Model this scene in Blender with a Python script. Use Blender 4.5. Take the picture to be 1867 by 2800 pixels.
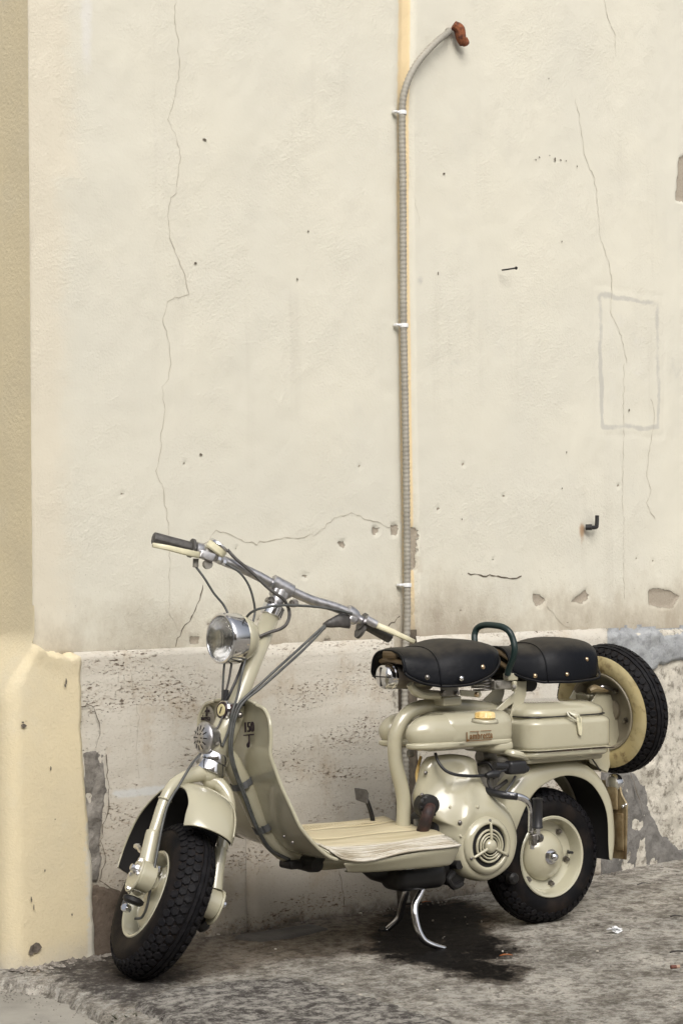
import bpy, bmesh, math, random
import numpy as np
from mathutils import Vector, Matrix, noise

# ------------------------------------------------------------------ reset
for o in list(bpy.data.objects): bpy.data.objects.remove(o)
SC = bpy.context.scene
COL = SC.collection
random.seed(7); RNG = np.random.default_rng(7)
R_ = math.radians

# ------------------------------------------------------------------ camera
cam_d = bpy.data.cameras.new('camera'); cam = bpy.data.objects.new('camera', cam_d); COL.objects.link(cam)
_r, _u, _f = Vector([0.999925, 0.000347, -0.012212]), Vector([0.012217, -0.028435, 0.999521]), Vector([0.0, 0.999596, 0.028437])
M = Matrix((( _r.x, _u.x, -_f.x, 0), (_r.y, _u.y, -_f.y, 0), (_r.z, _u.z, -_f.z, 0.97192), (0, 0, 0, 1)))
cam.matrix_world = M
cam_d.sensor_fit = 'VERTICAL'; cam_d.sensor_height = 36; cam_d.lens = 74.5714
cam_d.clip_start = 0.05; cam_d.clip_end = 400
SC.camera = cam

# ------------------------------------------------------------------ light
SUN_DIR = Vector((0.16, -0.71, 0.64)).normalized()      # towards the sun
W = bpy.data.worlds.new('World'); SC.world = W; W.use_nodes = True
wn = W.node_tree.nodes; wl = W.node_tree.links
sky = wn.new('ShaderNodeTexSky'); sky.sky_type = 'NISHITA'; sky.sun_disc = False
sky.sun_elevation = math.asin(SUN_DIR.z); sky.sun_rotation = math.atan2(SUN_DIR.x, SUN_DIR.y)
sky.air_density = 1.0; sky.dust_density = 6.0; sky.ozone_density = 0.6
bg = wn['Background']; bg.inputs['Strength'].default_value = 0.15
hs = wn.new('ShaderNodeHueSaturation'); hs.inputs['Saturation'].default_value = 0.32      # thin overcast
wl.new(sky.outputs[0], hs.inputs['Color']); wl.new(hs.outputs[0], bg.inputs[0])
sun_d = bpy.data.lights.new('sun', 'SUN'); sun_d.energy = 1.62; sun_d.angle = R_(45); sun_d.color = (1, 0.965, 0.91)
sun = bpy.data.objects.new('sun', sun_d); COL.objects.link(sun)
sun.rotation_euler = SUN_DIR.to_track_quat('Z', 'Y').to_euler(); sun.location = (3, -4, 8)
SC.view_settings.view_transform = 'Standard'; SC.view_settings.look = 'None'
SC.view_settings.exposure = 0.10; SC.view_settings.gamma = 1.0
SC.view_settings.use_curve_mapping = False

# ------------------------------------------------------------------ materials
class NT:
    def __init__(s, name):
        s.m = bpy.data.materials.new(name); s.m.use_nodes = True
        s.t = s.m.node_tree; s.b = s.t.nodes['Principled BSDF']
        s.tc = s.t.nodes.new('ShaderNodeTexCoord')
    def n(s, ty, **kw):
        x = s.t.nodes.new(ty)
        for k, v in kw.items():
            if k.startswith('i_'): x.inputs[int(k[2:]) if k[2:].isdigit() else k[2:]].default_value = v
            else: setattr(x, k, v)
        return x
    def l(s, a, b): s.t.links.new(a, b)
    def vec(s, scale=(1, 1, 1)):
        mp = s.n('ShaderNodeMapping'); mp.inputs['Scale'].default_value = scale
        s.l(s.tc.outputs['Object'], mp.inputs[0]); return mp.outputs[0]
    def noise(s, scale, detail=4, rough=0.55, vec=None, dist=0.0):
        x = s.n('ShaderNodeTexNoise'); x.inputs['Scale'].default_value = scale
        x.inputs['Detail'].default_value = detail; x.inputs['Roughness'].default_value = rough
        x.inputs['Distortion'].default_value = dist
        s.l(vec if vec is not None else s.tc.outputs['Object'], x.inputs['Vector']); return x.outputs['Fac']
    def vor(s, scale, feature='F1', vec=None, rnd=1.0):
        x = s.n('ShaderNodeTexVoronoi'); x.feature = feature; x.inputs['Scale'].default_value = scale
        x.inputs['Randomness'].default_value = rnd
        s.l(vec if vec is not None else s.tc.outputs['Object'], x.inputs['Vector']); return x.outputs['Distance']
    def ramp(s, fac, lo, hi, a=0.0, b=1.0, smooth=True):
        x = s.n('ShaderNodeMapRange'); x.interpolation_type = 'SMOOTHSTEP' if smooth else 'LINEAR'
        for i, v in zip((1, 2, 3, 4), (lo, hi, a, b)): x.inputs[i].default_value = v
        s.l(fac, x.inputs[0]); return x.outputs[0]
    def math(s, op, a, b=None, clamp=False):
        x = s.n('ShaderNodeMath', operation=op); x.use_clamp = clamp
        for i, v in enumerate((a, b)):
            if v is None: continue
            if isinstance(v, (int, float)): x.inputs[i].default_value = v
            else: s.l(v, x.inputs[i])
        return x.outputs[0]
    def mix(s, fac, a, b, mode='MIX'):
        x = s.n('ShaderNodeMix', data_type='RGBA', blend_type=mode)
        for sock, v in ((x.inputs[0], fac), (x.inputs[6], a), (x.inputs[7], b)):
            if isinstance(v, (int, float)): sock.default_value = v
            elif isinstance(v, tuple): sock.default_value = (*v, 1) if len(v) == 3 else v
            else: s.l(v, sock)
        return x.outputs[2]
    def attr(s, name):
        x = s.n('ShaderNodeAttribute'); x.attribute_name = name; return x.outputs['Fac']
    def z(s):
        x = s.n('ShaderNodeSeparateXYZ'); s.l(s.tc.outputs['Object'], x.inputs[0]); return x.outputs
    def col(s, c):
        if isinstance(c, tuple): s.b.inputs['Base Color'].default_value = (*c, 1)
        else: s.l(c, s.b.inputs['Base Color'])
    def set(s, **kw):
        for k, v in kw.items():
            k = k.replace('_', ' ')
            if isinstance(v, (int, float)): s.b.inputs[k].default_value = v
            else: s.l(v, s.b.inputs[k])
    def bump(s, h, dist=0.002, strength=1.0):
        x = s.n('ShaderNodeBump'); x.inputs['Strength'].default_value = strength; x.inputs['Distance'].default_value = dist
        s.l(h, x.inputs['Height']); s.l(x.outputs[0], s.b.inputs['Normal'])

def simple(name, c, rough=0.5, metal=0.0, var=0.0, vs=20, c2=None, bump=0.0, bs=60, coat=0.0, spec=0.5, rvar=0.0):
    t = NT(name)
    if var or c2:
        f = t.noise(vs, 5)
        f = t.ramp(f, 0.35, 0.7)
        c2 = c2 or tuple(x * (1 - var) for x in c)
        t.col(t.mix(f, c, c2))
    else: t.col(c)
    t.set(Roughness=rough, Metallic=metal)
    if rvar:
        t.set(Roughness=t.ramp(t.noise(vs * 1.7, 4), 0.3, 0.75, rough, rough + rvar))
    t.b.inputs['Coat Weight'].default_value = coat; t.b.inputs['Coat Roughness'].default_value = 0.06
    t.b.inputs['Specular IOR Level'].default_value = spec
    if bump: t.bump(t.noise(bs, 4), bump)
    return t.m

def paint_mat(name, base, dirt=(0.19, 0.14, 0.08), amount=0.35):
    t = NT(name)
    big = t.ramp(t.noise(9, 5, 0.6), 0.45, 0.75)
    fine = t.ramp(t.noise(140, 6, 0.7), 0.62, 0.80)
    c = t.mix(t.math('MULTIPLY', big, 0.18), base, tuple(x * 0.88 for x in base))
    chip = t.math('MULTIPLY', fine, t.math('MULTIPLY', t.ramp(t.noise(22, 3), 0.55, 0.7), amount))
    c = t.mix(t.math('MULTIPLY', t.ramp(t.noise(5, 7, 0.72), 0.50, 0.70), 0.28), c, (0.27, 0.235, 0.16))
    c = t.mix(chip, c, dirt)
    t.col(c)
    t.set(Roughness=t.ramp(t.noise(6, 3), 0.3, 0.8, 0.19, 0.26))
    t.b.inputs['Coat Weight'].default_value = 0.9; t.b.inputs['Coat Roughness'].default_value = 0.04
    t.bump(t.noise(9, 2), 0.0016, 0.22)
    return t.m

M_PAINT = paint_mat('beige_paint', (0.432, 0.406, 0.298))
M_PAINT2 = paint_mat('rim_paint', (0.46, 0.44, 0.33), amount=0.5)
M_CHROME = simple('chrome', (0.72, 0.72, 0.74), 0.10, 1.0, rvar=0.12, vs=40)
M_ALU = simple('worn_aluminium', (0.58, 0.57, 0.58), 0.28, 1.0, var=0.3, vs=60, rvar=0.2)
M_STEEL = simple('dull_bolt_steel', (0.33, 0.31, 0.29), 0.38, 1.0, var=0.5, vs=200)
M_GREYMET = simple('grey_bracket_metal', (0.27, 0.255, 0.225), 0.45, 0.2, var=0.3, vs=60)
M_RUBBER = simple('tyre_rubber', (0.0055, 0.0055, 0.0065), 0.62, 0, c2=(0.022, 0.0165, 0.0135), vs=14, bump=0.0006, bs=300, spec=0.12)
M_TREAD = simple('tread_rubber', (0.006, 0.006, 0.0075), 0.6, 0, c2=(0.014, 0.013, 0.014), vs=60, bump=0.0008, bs=260, spec=0.14)
M_GRIP = simple('grip_rubber', (0.075, 0.070, 0.066), 0.5, 0, var=0.4, vs=80)
M_CABLE = simple('grey_cable_sheath', (0.085, 0.088, 0.085), 0.45, 0, var=0.4, vs=50)
M_CABLEB = simple('black_cable_sheath', (0.018, 0.018, 0.02), 0.4)
M_BLACK = simple('black_grimy_metal', (0.014, 0.013, 0.013), 0.5, 0, var=0.5, vs=40, bump=0.001, bs=60)
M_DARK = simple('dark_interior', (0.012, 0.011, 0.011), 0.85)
M_CREAM = simple('cream_plastic', (0.66, 0.62, 0.44), 0.38, 0, var=0.15, vs=30)
M_RUST = simple('rusty_steel', (0.022, 0.015, 0.015), 0.6, 0.2, c2=(0.06, 0.028, 0.022), vs=38, bump=0.002, bs=120)
M_RUSTY2 = simple('orange_rust', (0.22, 0.07, 0.025), 0.85, 0, c2=(0.07, 0.022, 0.014), vs=70, bump=0.004, bs=90)
M_AMBER = simple('amber_plastic_cap', (0.74, 0.50, 0.17), 0.35, 0, c2=(0.80, 0.66, 0.36), vs=40)
M_GOLD = simple('brown_gold_lettering', (0.20, 0.10, 0.035), 0.45, 0.2)
M_BADGE = simple('dark_badge', (0.035, 0.024, 0.03), 0.35, 0.5)
M_RIVET = simple('brass_rivet', (0.66, 0.50, 0.33), 0.28, 1.0)
M_GREEN = simple('dark_green_vinyl', (0.006, 0.020, 0.019), 0.42, 0, bump=0.0004, bs=200)
M_PLATE = simple('bare_tan_plate', (0.30, 0.24, 0.14), 0.42, 0.25, c2=(0.17, 0.115, 0.055), vs=28)
M_WHITE = simple('white_plastic', (0.75, 0.76, 0.77), 0.5)
M_STRAP = simple('grey_rubber_strap', (0.13, 0.135, 0.14), 0.6, 0, var=0.2)
M_THREAD = simple('dark_thread', (0.05, 0.06, 0.05), 0.8)

t = NT('black_vinyl')       # seat covers: dust lies on faces that look up
up = t.n('ShaderNodeNewGeometry'); sx = t.n('ShaderNodeSeparateXYZ'); t.l(up.outputs['Normal'], sx.inputs[0])
dust = t.ramp(sx.outputs[2], 0.42, 0.95)
dn = t.math('MULTIPLY', dust, t.ramp(t.noise(45, 5), 0.25, 0.7, 0.45, 1.0))
t.col(t.mix(dn, (0.0048, 0.0054, 0.0076), (0.046, 0.041, 0.033)))
t.set(Roughness=t.math('ADD', t.math('MULTIPLY', dn, 0.25), 0.40)); t.b.inputs['Specular IOR Level'].default_value = 0.15
t.bump(t.math('ADD', t.math('MULTIPLY', t.noise(420, 3), 0.15), t.noise(22, 3, 0.5)), 0.004, 0.5)
M_VINYL = t.m

t = NT('cream_floor_rubber')
st = t.noise(10, 6, 0.6, vec=t.vec((0.45, 7, 2)))
st2 = t.noise(14, 6, 0.65, vec=t.vec((0.5, 12, 2)))
c = t.mix(t.ramp(st, 0.35, 0.65), (0.45, 0.385, 0.24), (0.57, 0.505, 0.35))
c = t.mix(t.ramp(t.attr('edge'), 0.2, 0.9), c, t.mix(t.ramp(st2, 0.44, 0.56), (0.60, 0.57, 0.50), (0.43, 0.385, 0.30)))
c = t.mix(t.math('MULTIPLY', t.ramp(st2, 0.56, 0.66), 0.45), c, (0.22, 0.17, 0.10))
t.col(c); t.set(Roughness=0.55)
t.bump(st2, 0.002, 0.5)
M_MAT = t.m

t = NT('whitewall_rubber')
n1 = t.ramp(t.noise(30, 5, 0.6), 0.48, 0.66)
c = t.mix(n1, (0.47, 0.385, 0.19), (0.17, 0.11, 0.045))
c = t.mix(t.ramp(t.noise(9, 3), 0.4, 0.7), c, (0.50, 0.43, 0.24))
t.col(c); t.set(Roughness=0.6); t.bump(t.noise(90, 4), 0.001)
M_WHITEWALL = t.m

t = NT('headlight_glass')
t.col((0.9, 0.9, 0.86)); t.set(Roughness=0.05); t.b.inputs['Transmission Weight'].default_value = 1.0
t.b.inputs['IOR'].default_value = 1.45
wv = t.n('ShaderNodeTexWave'); wv.inputs['Scale'].default_value = 60; wv.bands_direction = 'Y'
t.l(t.tc.outputs['Object'], wv.inputs[0]); t.bump(wv.outputs['Fac'], 0.0012, 0.7)
M_GLASS = t.m
M_REFL = simple('silvered_reflector', (0.85, 0.82, 0.70), 0.16, 1.0)

# ---- masonry
def wall_common(t):
    o = t.z(); return o[0], o[2]

t = NT('cream_stucco')
X, Z = wall_common(t)
grain = t.noise(135, 4, 0.6); trowel = t.noise(17, 4, 0.5); big = t.noise(2.2, 4, 0.5)
c = t.mix(t.ramp(big, 0.3, 0.7), (0.635, 0.610, 0.515), (0.605, 0.585, 0.502))
c = t.mix(t.math('MULTIPLY', t.ramp(t.noise(6, 6, 0.65), 0.5, 0.75), 0.35), c, (0.56, 0.54, 0.47))
yl = t.ramp(t.math('ADD', t.attr('yellow'), t.math('MULTIPLY', t.math('SUBTRACT', t.noise(14, 6, 0.65), 0.5), 0.7)), 0.25, 0.75)
c = t.mix(t.math('MULTIPLY', yl, 0.8), c, (0.64, 0.588, 0.475))
gy = t.ramp(t.math('ADD', t.attr('strip'), t.math('MULTIPLY', t.math('SUBTRACT', t.noise(40, 5, 0.6), 0.5), 0.35)), 0.4, 0.75)
c = t.mix(gy, c, (0.70, 0.56, 0.34))
# rising damp and grime near the foot of the stucco; shade painted beside the conduit
gr = t.math('ADD', t.attr('grime_shade'), t.math('MULTIPLY', t.math('SUBTRACT', t.noise(9, 10, 0.78, vec=t.vec((1, 1, 0.7))), 0.5), 1.5))
c = t.mix(t.math('MULTIPLY', t.ramp(gr, 0.45, 0.95), 0.5), c, (0.45, 0.40, 0.31))
c = t.mix(t.math('MULTIPLY', t.ramp(gr, 0.75, 1.35), 0.6), c, (0.27, 0.215, 0.155))
gs = t.math('ADD', t.attr('grey'), t.math('MULTIPLY', t.math('SUBTRACT', t.noise(30, 7, 0.7), 0.5), 0.9))
c = t.mix(t.math('MULTIPLY', t.ramp(gs, 0.35, 0.8), 0.62), c, (0.40, 0.392, 0.365))
sk_ = t.ramp(t.noise(16, 5, 0.6, vec=t.vec((1, 1, 0.05))), 0.52, 0.72)
c = t.mix(t.math('MULTIPLY', sk_, t.ramp(t.noise(1.6, 4), 0.45, 0.65, 0.0, 0.30)), c, (0.47, 0.44, 0.37))
wh = t.math('ADD', t.attr('white'), t.math('MULTIPLY', t.math('SUBTRACT', t.noise(24, 6, 0.7), 0.5), 0.7))
c = t.mix(t.math('MULTIPLY', t.ramp(wh, 0.4, 0.8), 0.6), c, (0.66, 0.65, 0.63))
ch = t.math('ADD', t.attr('chip'), t.math('MULTIPLY', t.math('SUBTRACT', t.noise(48, 6, 0.65), 0.5), 1.3))
chm = t.ramp(ch, 0.45, 0.56)
c = t.mix(chm, c, t.mix(t.noise(160, 4), (0.43, 0.385, 0.31), (0.25, 0.21, 0.165)))
ru = t.math('ADD', t.attr('rust'), t.math('MULTIPLY', t.math('SUBTRACT', t.noise(70, 5), 0.5), 0.6))
c = t.mix(t.math('MULTIPLY', t.ramp(ru, 0.2, 1.1), 0.8), c, (0.36, 0.21, 0.10))
sp = t.ramp(t.noise(210, 2, 0.5), 0.70, 0.76)
c = t.mix(t.math('MULTIPLY', sp, t.ramp(t.attr('grime_shade'), 0.05, 0.7, 0.10, 0.75)), c, (0.20, 0.17, 0.13))
t.col(c); t.set(Roughness=0.88)
rgh = t.ramp(t.noise(3.2, 4, 0.6), 0.38, 0.66, 0.25, 1.0)
hgt = t.math('ADD', t.math('MULTIPLY', t.math('MULTIPLY', grain, rgh), 0.75), t.math('ADD', t.math('MULTIPLY', trowel, 0.55), t.math('MULTIPLY', chm, -1.1)))
t.bump(hgt, 0.0044, 0.75)
M_STUCCO = t.m

t = NT('yellow_limewash')
c = t.mix(t.ramp(t.noise(5, 6, 0.6), 0.35, 0.7), (0.665, 0.575, 0.385), (0.625, 0.545, 0.375))
lowz = t.ramp(t.math('ADD', t.z()[2], t.math('MULTIPLY', t.noise(12, 6, 0.7), 0.16)), 0.03, 0.16)
c = t.mix(lowz, (0.50, 0.46, 0.38), c)
c = t.mix(t.math('MULTIPLY', t.ramp(t.math('ADD', t.attr('pale'), t.math('MULTIPLY', t.math('SUBTRACT', t.noise(45, 7, .7), .5), 1.4)), .55, .85), .8), c, (0.60, 0.575, 0.50))
c = t.mix(t.math('MULTIPLY', t.ramp(t.noise(3.0, 8, 0.72), 0.5, 0.72), 0.4), c, (0.60, 0.555, 0.44))
c = t.mix(t.math('MULTIPLY', t.ramp(t.noise(9, 8, 0.8), 0.62, 0.70), 0.35), c, (0.46, 0.40, 0.29))
c = t.mix(t.math('MULTIPLY', t.ramp(t.noise(34, 7, 0.75), 0.64, 0.74), 0.6), c, (0.34, 0.28, 0.18))
t.col(c); t.set(Roughness=0.85)
t.bump(t.math('ADD', t.noise(100, 5, .65), t.math('MULTIPLY', t.noise(22, 4), 0.3)), 0.0032, 0.65)
M_YELLOW = t.m
t = NT('tan_render')
c = t.mix(t.ramp(t.noise(4, 5), 0.3, 0.7), (0.60, 0.52, 0.335), (0.57, 0.49, 0.325))
t.col(c); t.set(Roughness=0.9); t.bump(t.noise(120, 5), 0.003, 0.5)
M_TAN = t.m

t = NT('travertine')
X, Z = wall_common(t)
v1 = t.vec((0.30, 1, 1.6))
bed = t.noise(7, 6, 0.6, vec=t.vec((0.35, 1, 2.6)))
c = t.mix(t.ramp(bed, 0.3, 0.72), (0.605, 0.572, 0.498), (0.515, 0.48, 0.41))
c = t.mix(t.ramp(t.noise(2.0, 4), 0.42, 0.72), c, (0.56, 0.535, 0.475))
c = t.mix(t.math('MULTIPLY', t.ramp(t.noise(4.2, 7, 0.72), 0.52, 0.68), 0.6), c, (0.42, 0.34, 0.24))
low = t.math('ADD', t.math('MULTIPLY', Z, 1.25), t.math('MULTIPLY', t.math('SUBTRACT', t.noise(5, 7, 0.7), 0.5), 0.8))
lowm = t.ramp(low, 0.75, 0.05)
c = t.mix(t.math('MULTIPLY', lowm, 0.55), c, (0.36, 0.31, 0.245))  # darker towards the foot: dirt together with painted occlusion
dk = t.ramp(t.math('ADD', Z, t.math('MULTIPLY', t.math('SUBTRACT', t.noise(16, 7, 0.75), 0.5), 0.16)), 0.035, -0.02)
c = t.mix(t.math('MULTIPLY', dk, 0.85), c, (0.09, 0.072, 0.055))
c = t.mix(t.math('MULTIPLY', t.ramp(t.noise(11, 7, 0.7), 0.58, 0.74), 0.55), c, (0.33, 0.27, 0.19))
band = t.ramp(t.noise(5.5, 5, 0.6, vec=t.vec((0.45, 1, 2.4))), 0.44, 0.60)
pn = t.noise(118, 4, 0.62, vec=t.vec((0.40, 1, 1.2)))
pit = t.math('MULTIPLY', t.ramp(pn, 0.595, 0.635), band)
pit2 = t.math('MULTIPLY', t.ramp(t.noise(215, 3, 0.6, vec=t.vec((0.5, 1, 1.2))), 0.605, 0.65), t.ramp(band, 0, 1, 0.22, 1.0))
pits = t.math('MAXIMUM', pit, pit2)
band = t.math('MULTIPLY', band, t.ramp(t.noise(2.6, 5, 0.65), 0.36, 0.58, 0.25, 1.0))
pit = t.math('MULTIPLY', t.ramp(pn, 0.592, 0.63), t.ramp(band, 0.2, 0.8)); pits = t.math('MAXIMUM', pit, pit2)
halo = t.math('MULTIPLY', t.ramp(pn, 0.46, 0.60), band)
c = t.mix(t.math('MULTIPLY', halo, 0.5), c, (0.33, 0.245, 0.16))
c = t.mix(t.math('MULTIPLY', pits, 0.88), c, (0.085, 0.058, 0.040))
wp = t.ramp(t.math('ADD', t.attr('bluewash'), t.math('MULTIPLY', t.math('SUBTRACT', t.noise(30, 6), 0.5), 0.8)), 0.4, 0.8)
c = t.mix(t.math('MULTIPLY', wp, 0.7), c, (0.60, 0.62, 0.62))
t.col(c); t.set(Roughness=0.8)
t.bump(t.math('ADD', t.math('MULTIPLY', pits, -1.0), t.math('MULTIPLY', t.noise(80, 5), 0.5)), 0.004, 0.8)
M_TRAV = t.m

def cement(name, a, b, dark, holes=0.5):
    t = NT(name)
    c = t.mix(t.ramp(t.noise(11, 7, 0.7), 0.35, 0.68), a, b)
    c = t.mix(t.math('MULTIPLY', t.ramp(t.noise(28, 8, 0.75), 0.48, 0.64), holes), c, dark)
    c = t.mix(t.math('MULTIPLY', t.ramp(t.noise(150, 4, 0.7), 0.58, 0.68), 0.6), c, dark)
    t.col(c); t.set(Roughness=0.92)
    t.bump(t.noise(90, 6, 0.65), 0.006, 0.8); return t.m
M_CEMENT = cement('grey_cement', (0.29, 0.27, 0.24), (0.155, 0.142, 0.125), (0.075, 0.068, 0.06))
M_CEMENTDK = cement('dark_grey_cement', (0.205, 0.195, 0.18), (0.135, 0.128, 0.118), (0.06, 0.056, 0.05))
M_CEMENTBR = cement('brown_cement', (0.155, 0.12, 0.09), (0.115, 0.088, 0.066), (0.06, 0.045, 0.035))
M_CEMENTBL = cement('blue_grey_cement', (0.37, 0.385, 0.395), (0.29, 0.30, 0.31), (0.15, 0.155, 0.16))
M_ROUGH = cement('peeling_pale_render', (0.60, 0.565, 0.49), (0.47, 0.44, 0.37), (0.16, 0.14, 0.11), 0.9)
M_CRACK = simple('crack_shadow', (0.12, 0.10, 0.075), 0.95)
M_CRACKL = simple('hairline_crack', (0.40, 0.365, 0.295), 0.95)
M_JOINT = simple('joint_mortar', (0.14, 0.115, 0.085), 0.95, var=0.4, vs=60)
M_CONDUIT = simple('grey_conduit_plastic', (0.33, 0.31, 0.265), 0.6, 0, var=0.25, vs=8)

t = NT('worn_pavement')
str_ = t.vec((0.35, 1.3, 1))
rot = t.n('ShaderNodeMapping'); rot.inputs['Rotation'].default_value = (0, 0, -0.70); rot.inputs['Scale'].default_value = (1.15, 0.85, 1)
t.l(t.tc.outputs['Object'], rot.inputs[0]); rv = rot.outputs[0]
a = t.noise(5, 9, 0.72, vec=rv); b = t.noise(24, 8, 0.74, vec=rv); fine = t.noise(120, 5, 0.65)
c = t.mix(t.ramp(a, 0.42, 0.58), (0.46, 0.43, 0.375), (0.26, 0.238, 0.20))
gz_ = t.noise(52, 8, 0.8)
mf = t.noise(3.4, 14, 0.84, vec=rv)
mul = t.n('ShaderNodeCombineColor'); mv = t.ramp(mf, 0.40, 0.60, 1.42, 0.80, False)
for k_ in range(3): t.l(mv, mul.inputs[k_])
c = t.mix(1.0, c, mul.outputs[0], 'MULTIPLY')
c = t.mix(t.math('MULTIPLY', t.ramp(gz_, 0.49, 0.56), 0.38), c, (0.11, 0.10, 0.087))
c = t.mix(t.math('MULTIPLY', t.ramp(gz_, 0.47, 0.42), 0.40), c, (0.56, 0.54, 0.49))
c = t.mix(t.math('MULTIPLY', t.ramp(b, 0.50, 0.59), 0.62), c, (0.105, 0.092, 0.075))
c = t.mix(t.math('MULTIPLY', t.ramp(b, 0.46, 0.40), 0.6), c, (0.52, 0.50, 0.45))
c = t.mix(t.math('MULTIPLY', t.ramp(fine, 0.58, 0.68), 0.7), c, (0.05, 0.045, 0.04))
c = t.mix(t.math('MULTIPLY', t.ramp(t.noise(75, 6, 0.7), 0.60, 0.70), 0.65), c, (0.46, 0.44, 0.40))
br = t.math('ADD', t.attr('brown'), t.math('MULTIPLY', t.math('SUBTRACT', a, 0.5), 1.2))
c = t.mix(t.math('MULTIPLY', t.ramp(br, 0.2, 0.9), 0.75), c, t.mix(t.ramp(b, 0.4, 0.62), (0.15, 0.118, 0.085), (0.07, 0.055, 0.042)))
lk = t.math('ADD', t.attr('lichen'), t.math('MULTIPLY', t.math('SUBTRACT', t.noise(34, 9, 0.82, vec=rv), 0.5), 3.4))
c = t.mix(t.math('MULTIPLY', t.ramp(lk, 0.3, 1.1), 0.85), c, (0.055, 0.048, 0.045))
on = t.math('ADD', t.attr('oil'), t.math('MULTIPLY', t.math('SUBTRACT', t.noise(8, 12, 0.80, vec=rv), 0.5), 2.6))
wet = t.ramp(on, 0.26, 0.48); oil = t.ramp(on, 0.50, 0.80)
c = t.mix(t.math('MULTIPLY', wet, 0.72), c, t.mix(t.ramp(b, 0.40, 0.62), (0.10, 0.078, 0.058), (0.026, 0.020, 0.016)))
c = t.mix(t.math('MULTIPLY', oil, t.ramp(t.noise(60, 8, 0.8), 0.54, 0.66, 1.0, 0.45)), c, (0.0055, 0.0045, 0.004))
pale = t.math('MULTIPLY', t.ramp(t.math('ADD', t.attr('edge'), t.math('MULTIPLY', t.math('SUBTRACT', t.noise(28, 9, .75), 0.5), 1.5)), 0.45, 0.8), 0.8)
c = t.mix(pale, c, t.mix(t.ramp(b, 0.4, 0.6), (0.52, 0.49, 0.44), (0.20, 0.16, 0.11)))
t.col(c); t.set(Roughness=t.math('SUBTRACT', 0.95, t.math('MULTIPLY', oil, 0.45))); t.b.inputs['Specular IOR Level'].default_value = 0.06
t.bump(t.math('ADD', t.math('MULTIPLY', b, 1.0), t.math('MULTIPLY', fine, 0.9)), 0.014, 0.9)
M_PAVE = t.m
t = NT('lichen_stone')
rot = t.n('ShaderNodeMapping'); rot.inputs['Rotation'].default_value = (0, 0, -0.45); rot.inputs['Scale'].default_value = (1.1, 0.9, 1)
t.l(t.tc.outputs['Object'], rot.inputs[0]); rv = rot.outputs[0]
b = t.noise(26, 9, 0.78, vec=rv)
b2 = t.noise(60, 10, 0.86)
c = t.mix(t.ramp(t.math('ADD', t.math('MULTIPLY', b, .6), t.math('MULTIPLY', b2, .4)), 0.43, 0.55), (0.36, 0.34, 0.30), (0.07, 0.062, 0.056))
c = t.mix(t.math('MULTIPLY', t.ramp(t.noise(120, 5), 0.58, 0.7), 0.7), c, (0.40, 0.38, 0.34))
t.col(c); t.set(Roughness=0.95); t.b.inputs['Specular IOR Level'].default_value = 0.1; t.bump(b, 0.010, 0.9)
M_LICHEN = t.m
t = NT('grey_concrete_road')
c = t.mix(t.ramp(t.noise(7, 7, 0.65), 0.35, 0.7), (0.34, 0.32, 0.275), (0.26, 0.245, 0.21))
c = t.mix(t.math('MULTIPLY', t.ramp(t.noise(120, 5, 0.7), 0.6, 0.72), 0.5), c, (0.14, 0.125, 0.10))
t.col(c); t.set(Roughness=0.9); t.bump(t.noise(200, 5), 0.003, 0.6)
M_ROAD = t.m
M_COVER = simple('dull_slate_plate', (0.085, 0.078, 0.07), 0.7, 0, c2=(0.05, 0.045, 0.04), vs=18, bump=0.003, bs=80)

# ------------------------------------------------------------------ mesh helpers
def mesh_obj(name, V, F, mat, parent=None, smooth=True, attrs=None, mods=()):
    me = bpy.data.meshes.new(name)
    me.from_pydata([tuple(map(float, v)) for v in V], [], [tuple(f) for f in F])
    if smooth is True or smooth is None:
        me.polygons.foreach_set('use_smooth', [True] * len(me.polygons))
    me.update()
    for k, a in (attrs or {}).items():
        at = me.attributes.new(k, 'FLOAT', 'POINT'); at.data.foreach_set('value', np.asarray(a, dtype=np.float32))
    if isinstance(mat, (list, tuple)):
        for m_ in mat: me.materials.append(m_)
    elif mat: me.materials.append(mat)
    o = bpy.data.objects.new(name, me); COL.objects.link(o)
    if parent: o.parent = parent
    if smooth is None:     # smooth by angle
        set_auto(me)
    for m_ in mods: m_(o)
    return o

def set_auto(me, ang=35):
    bm = bmesh.new(); bm.from_mesh(me)
    bmesh.ops.recalc_face_normals(bm, faces=bm.faces)
    lim = R_(ang)
    for e in bm.edges:
        e.smooth = not (len(e.link_faces) == 2 and e.calc_face_angle(0) > lim)
    for f in bm.faces: f.smooth = True
    bm.to_mesh(me); bm.free()

def solidify(t, off=-1):
    def f(o):
        m = o.modifiers.new('solid', 'SOLIDIFY'); m.thickness = t; m.offset = off
    return f
def subsurf(n=1):
    def f(o):
        m = o.modifiers.new('sub', 'SUBSURF'); m.levels = n; m.render_levels = n
    return f
def bevel(w, seg=2, ang=40):
    def f(o):
        m = o.modifiers.new('bev', 'BEVEL'); m.width = w; m.segments = seg; m.limit_method = 'ANGLE'; m.angle_limit = R_(ang)
    return f

class MB:
    """collects shapes, then links them as one mesh object"""
    def __init__(s): s.V = []; s.F = []
    def add(s, vf, T=None):
        V, F = vf; n = len(s.V)
        for v in V:
            v = Vector(v)
            s.V.append(tuple(T @ v) if T is not None else tuple(v))
        s.F += [tuple(i + n for i in f) for f in F]; return s
    def build(s, name, mat, parent=None, smooth=None, **kw): return mesh_obj(name, s.V, s.F, mat, parent, smooth, **kw)

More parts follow.
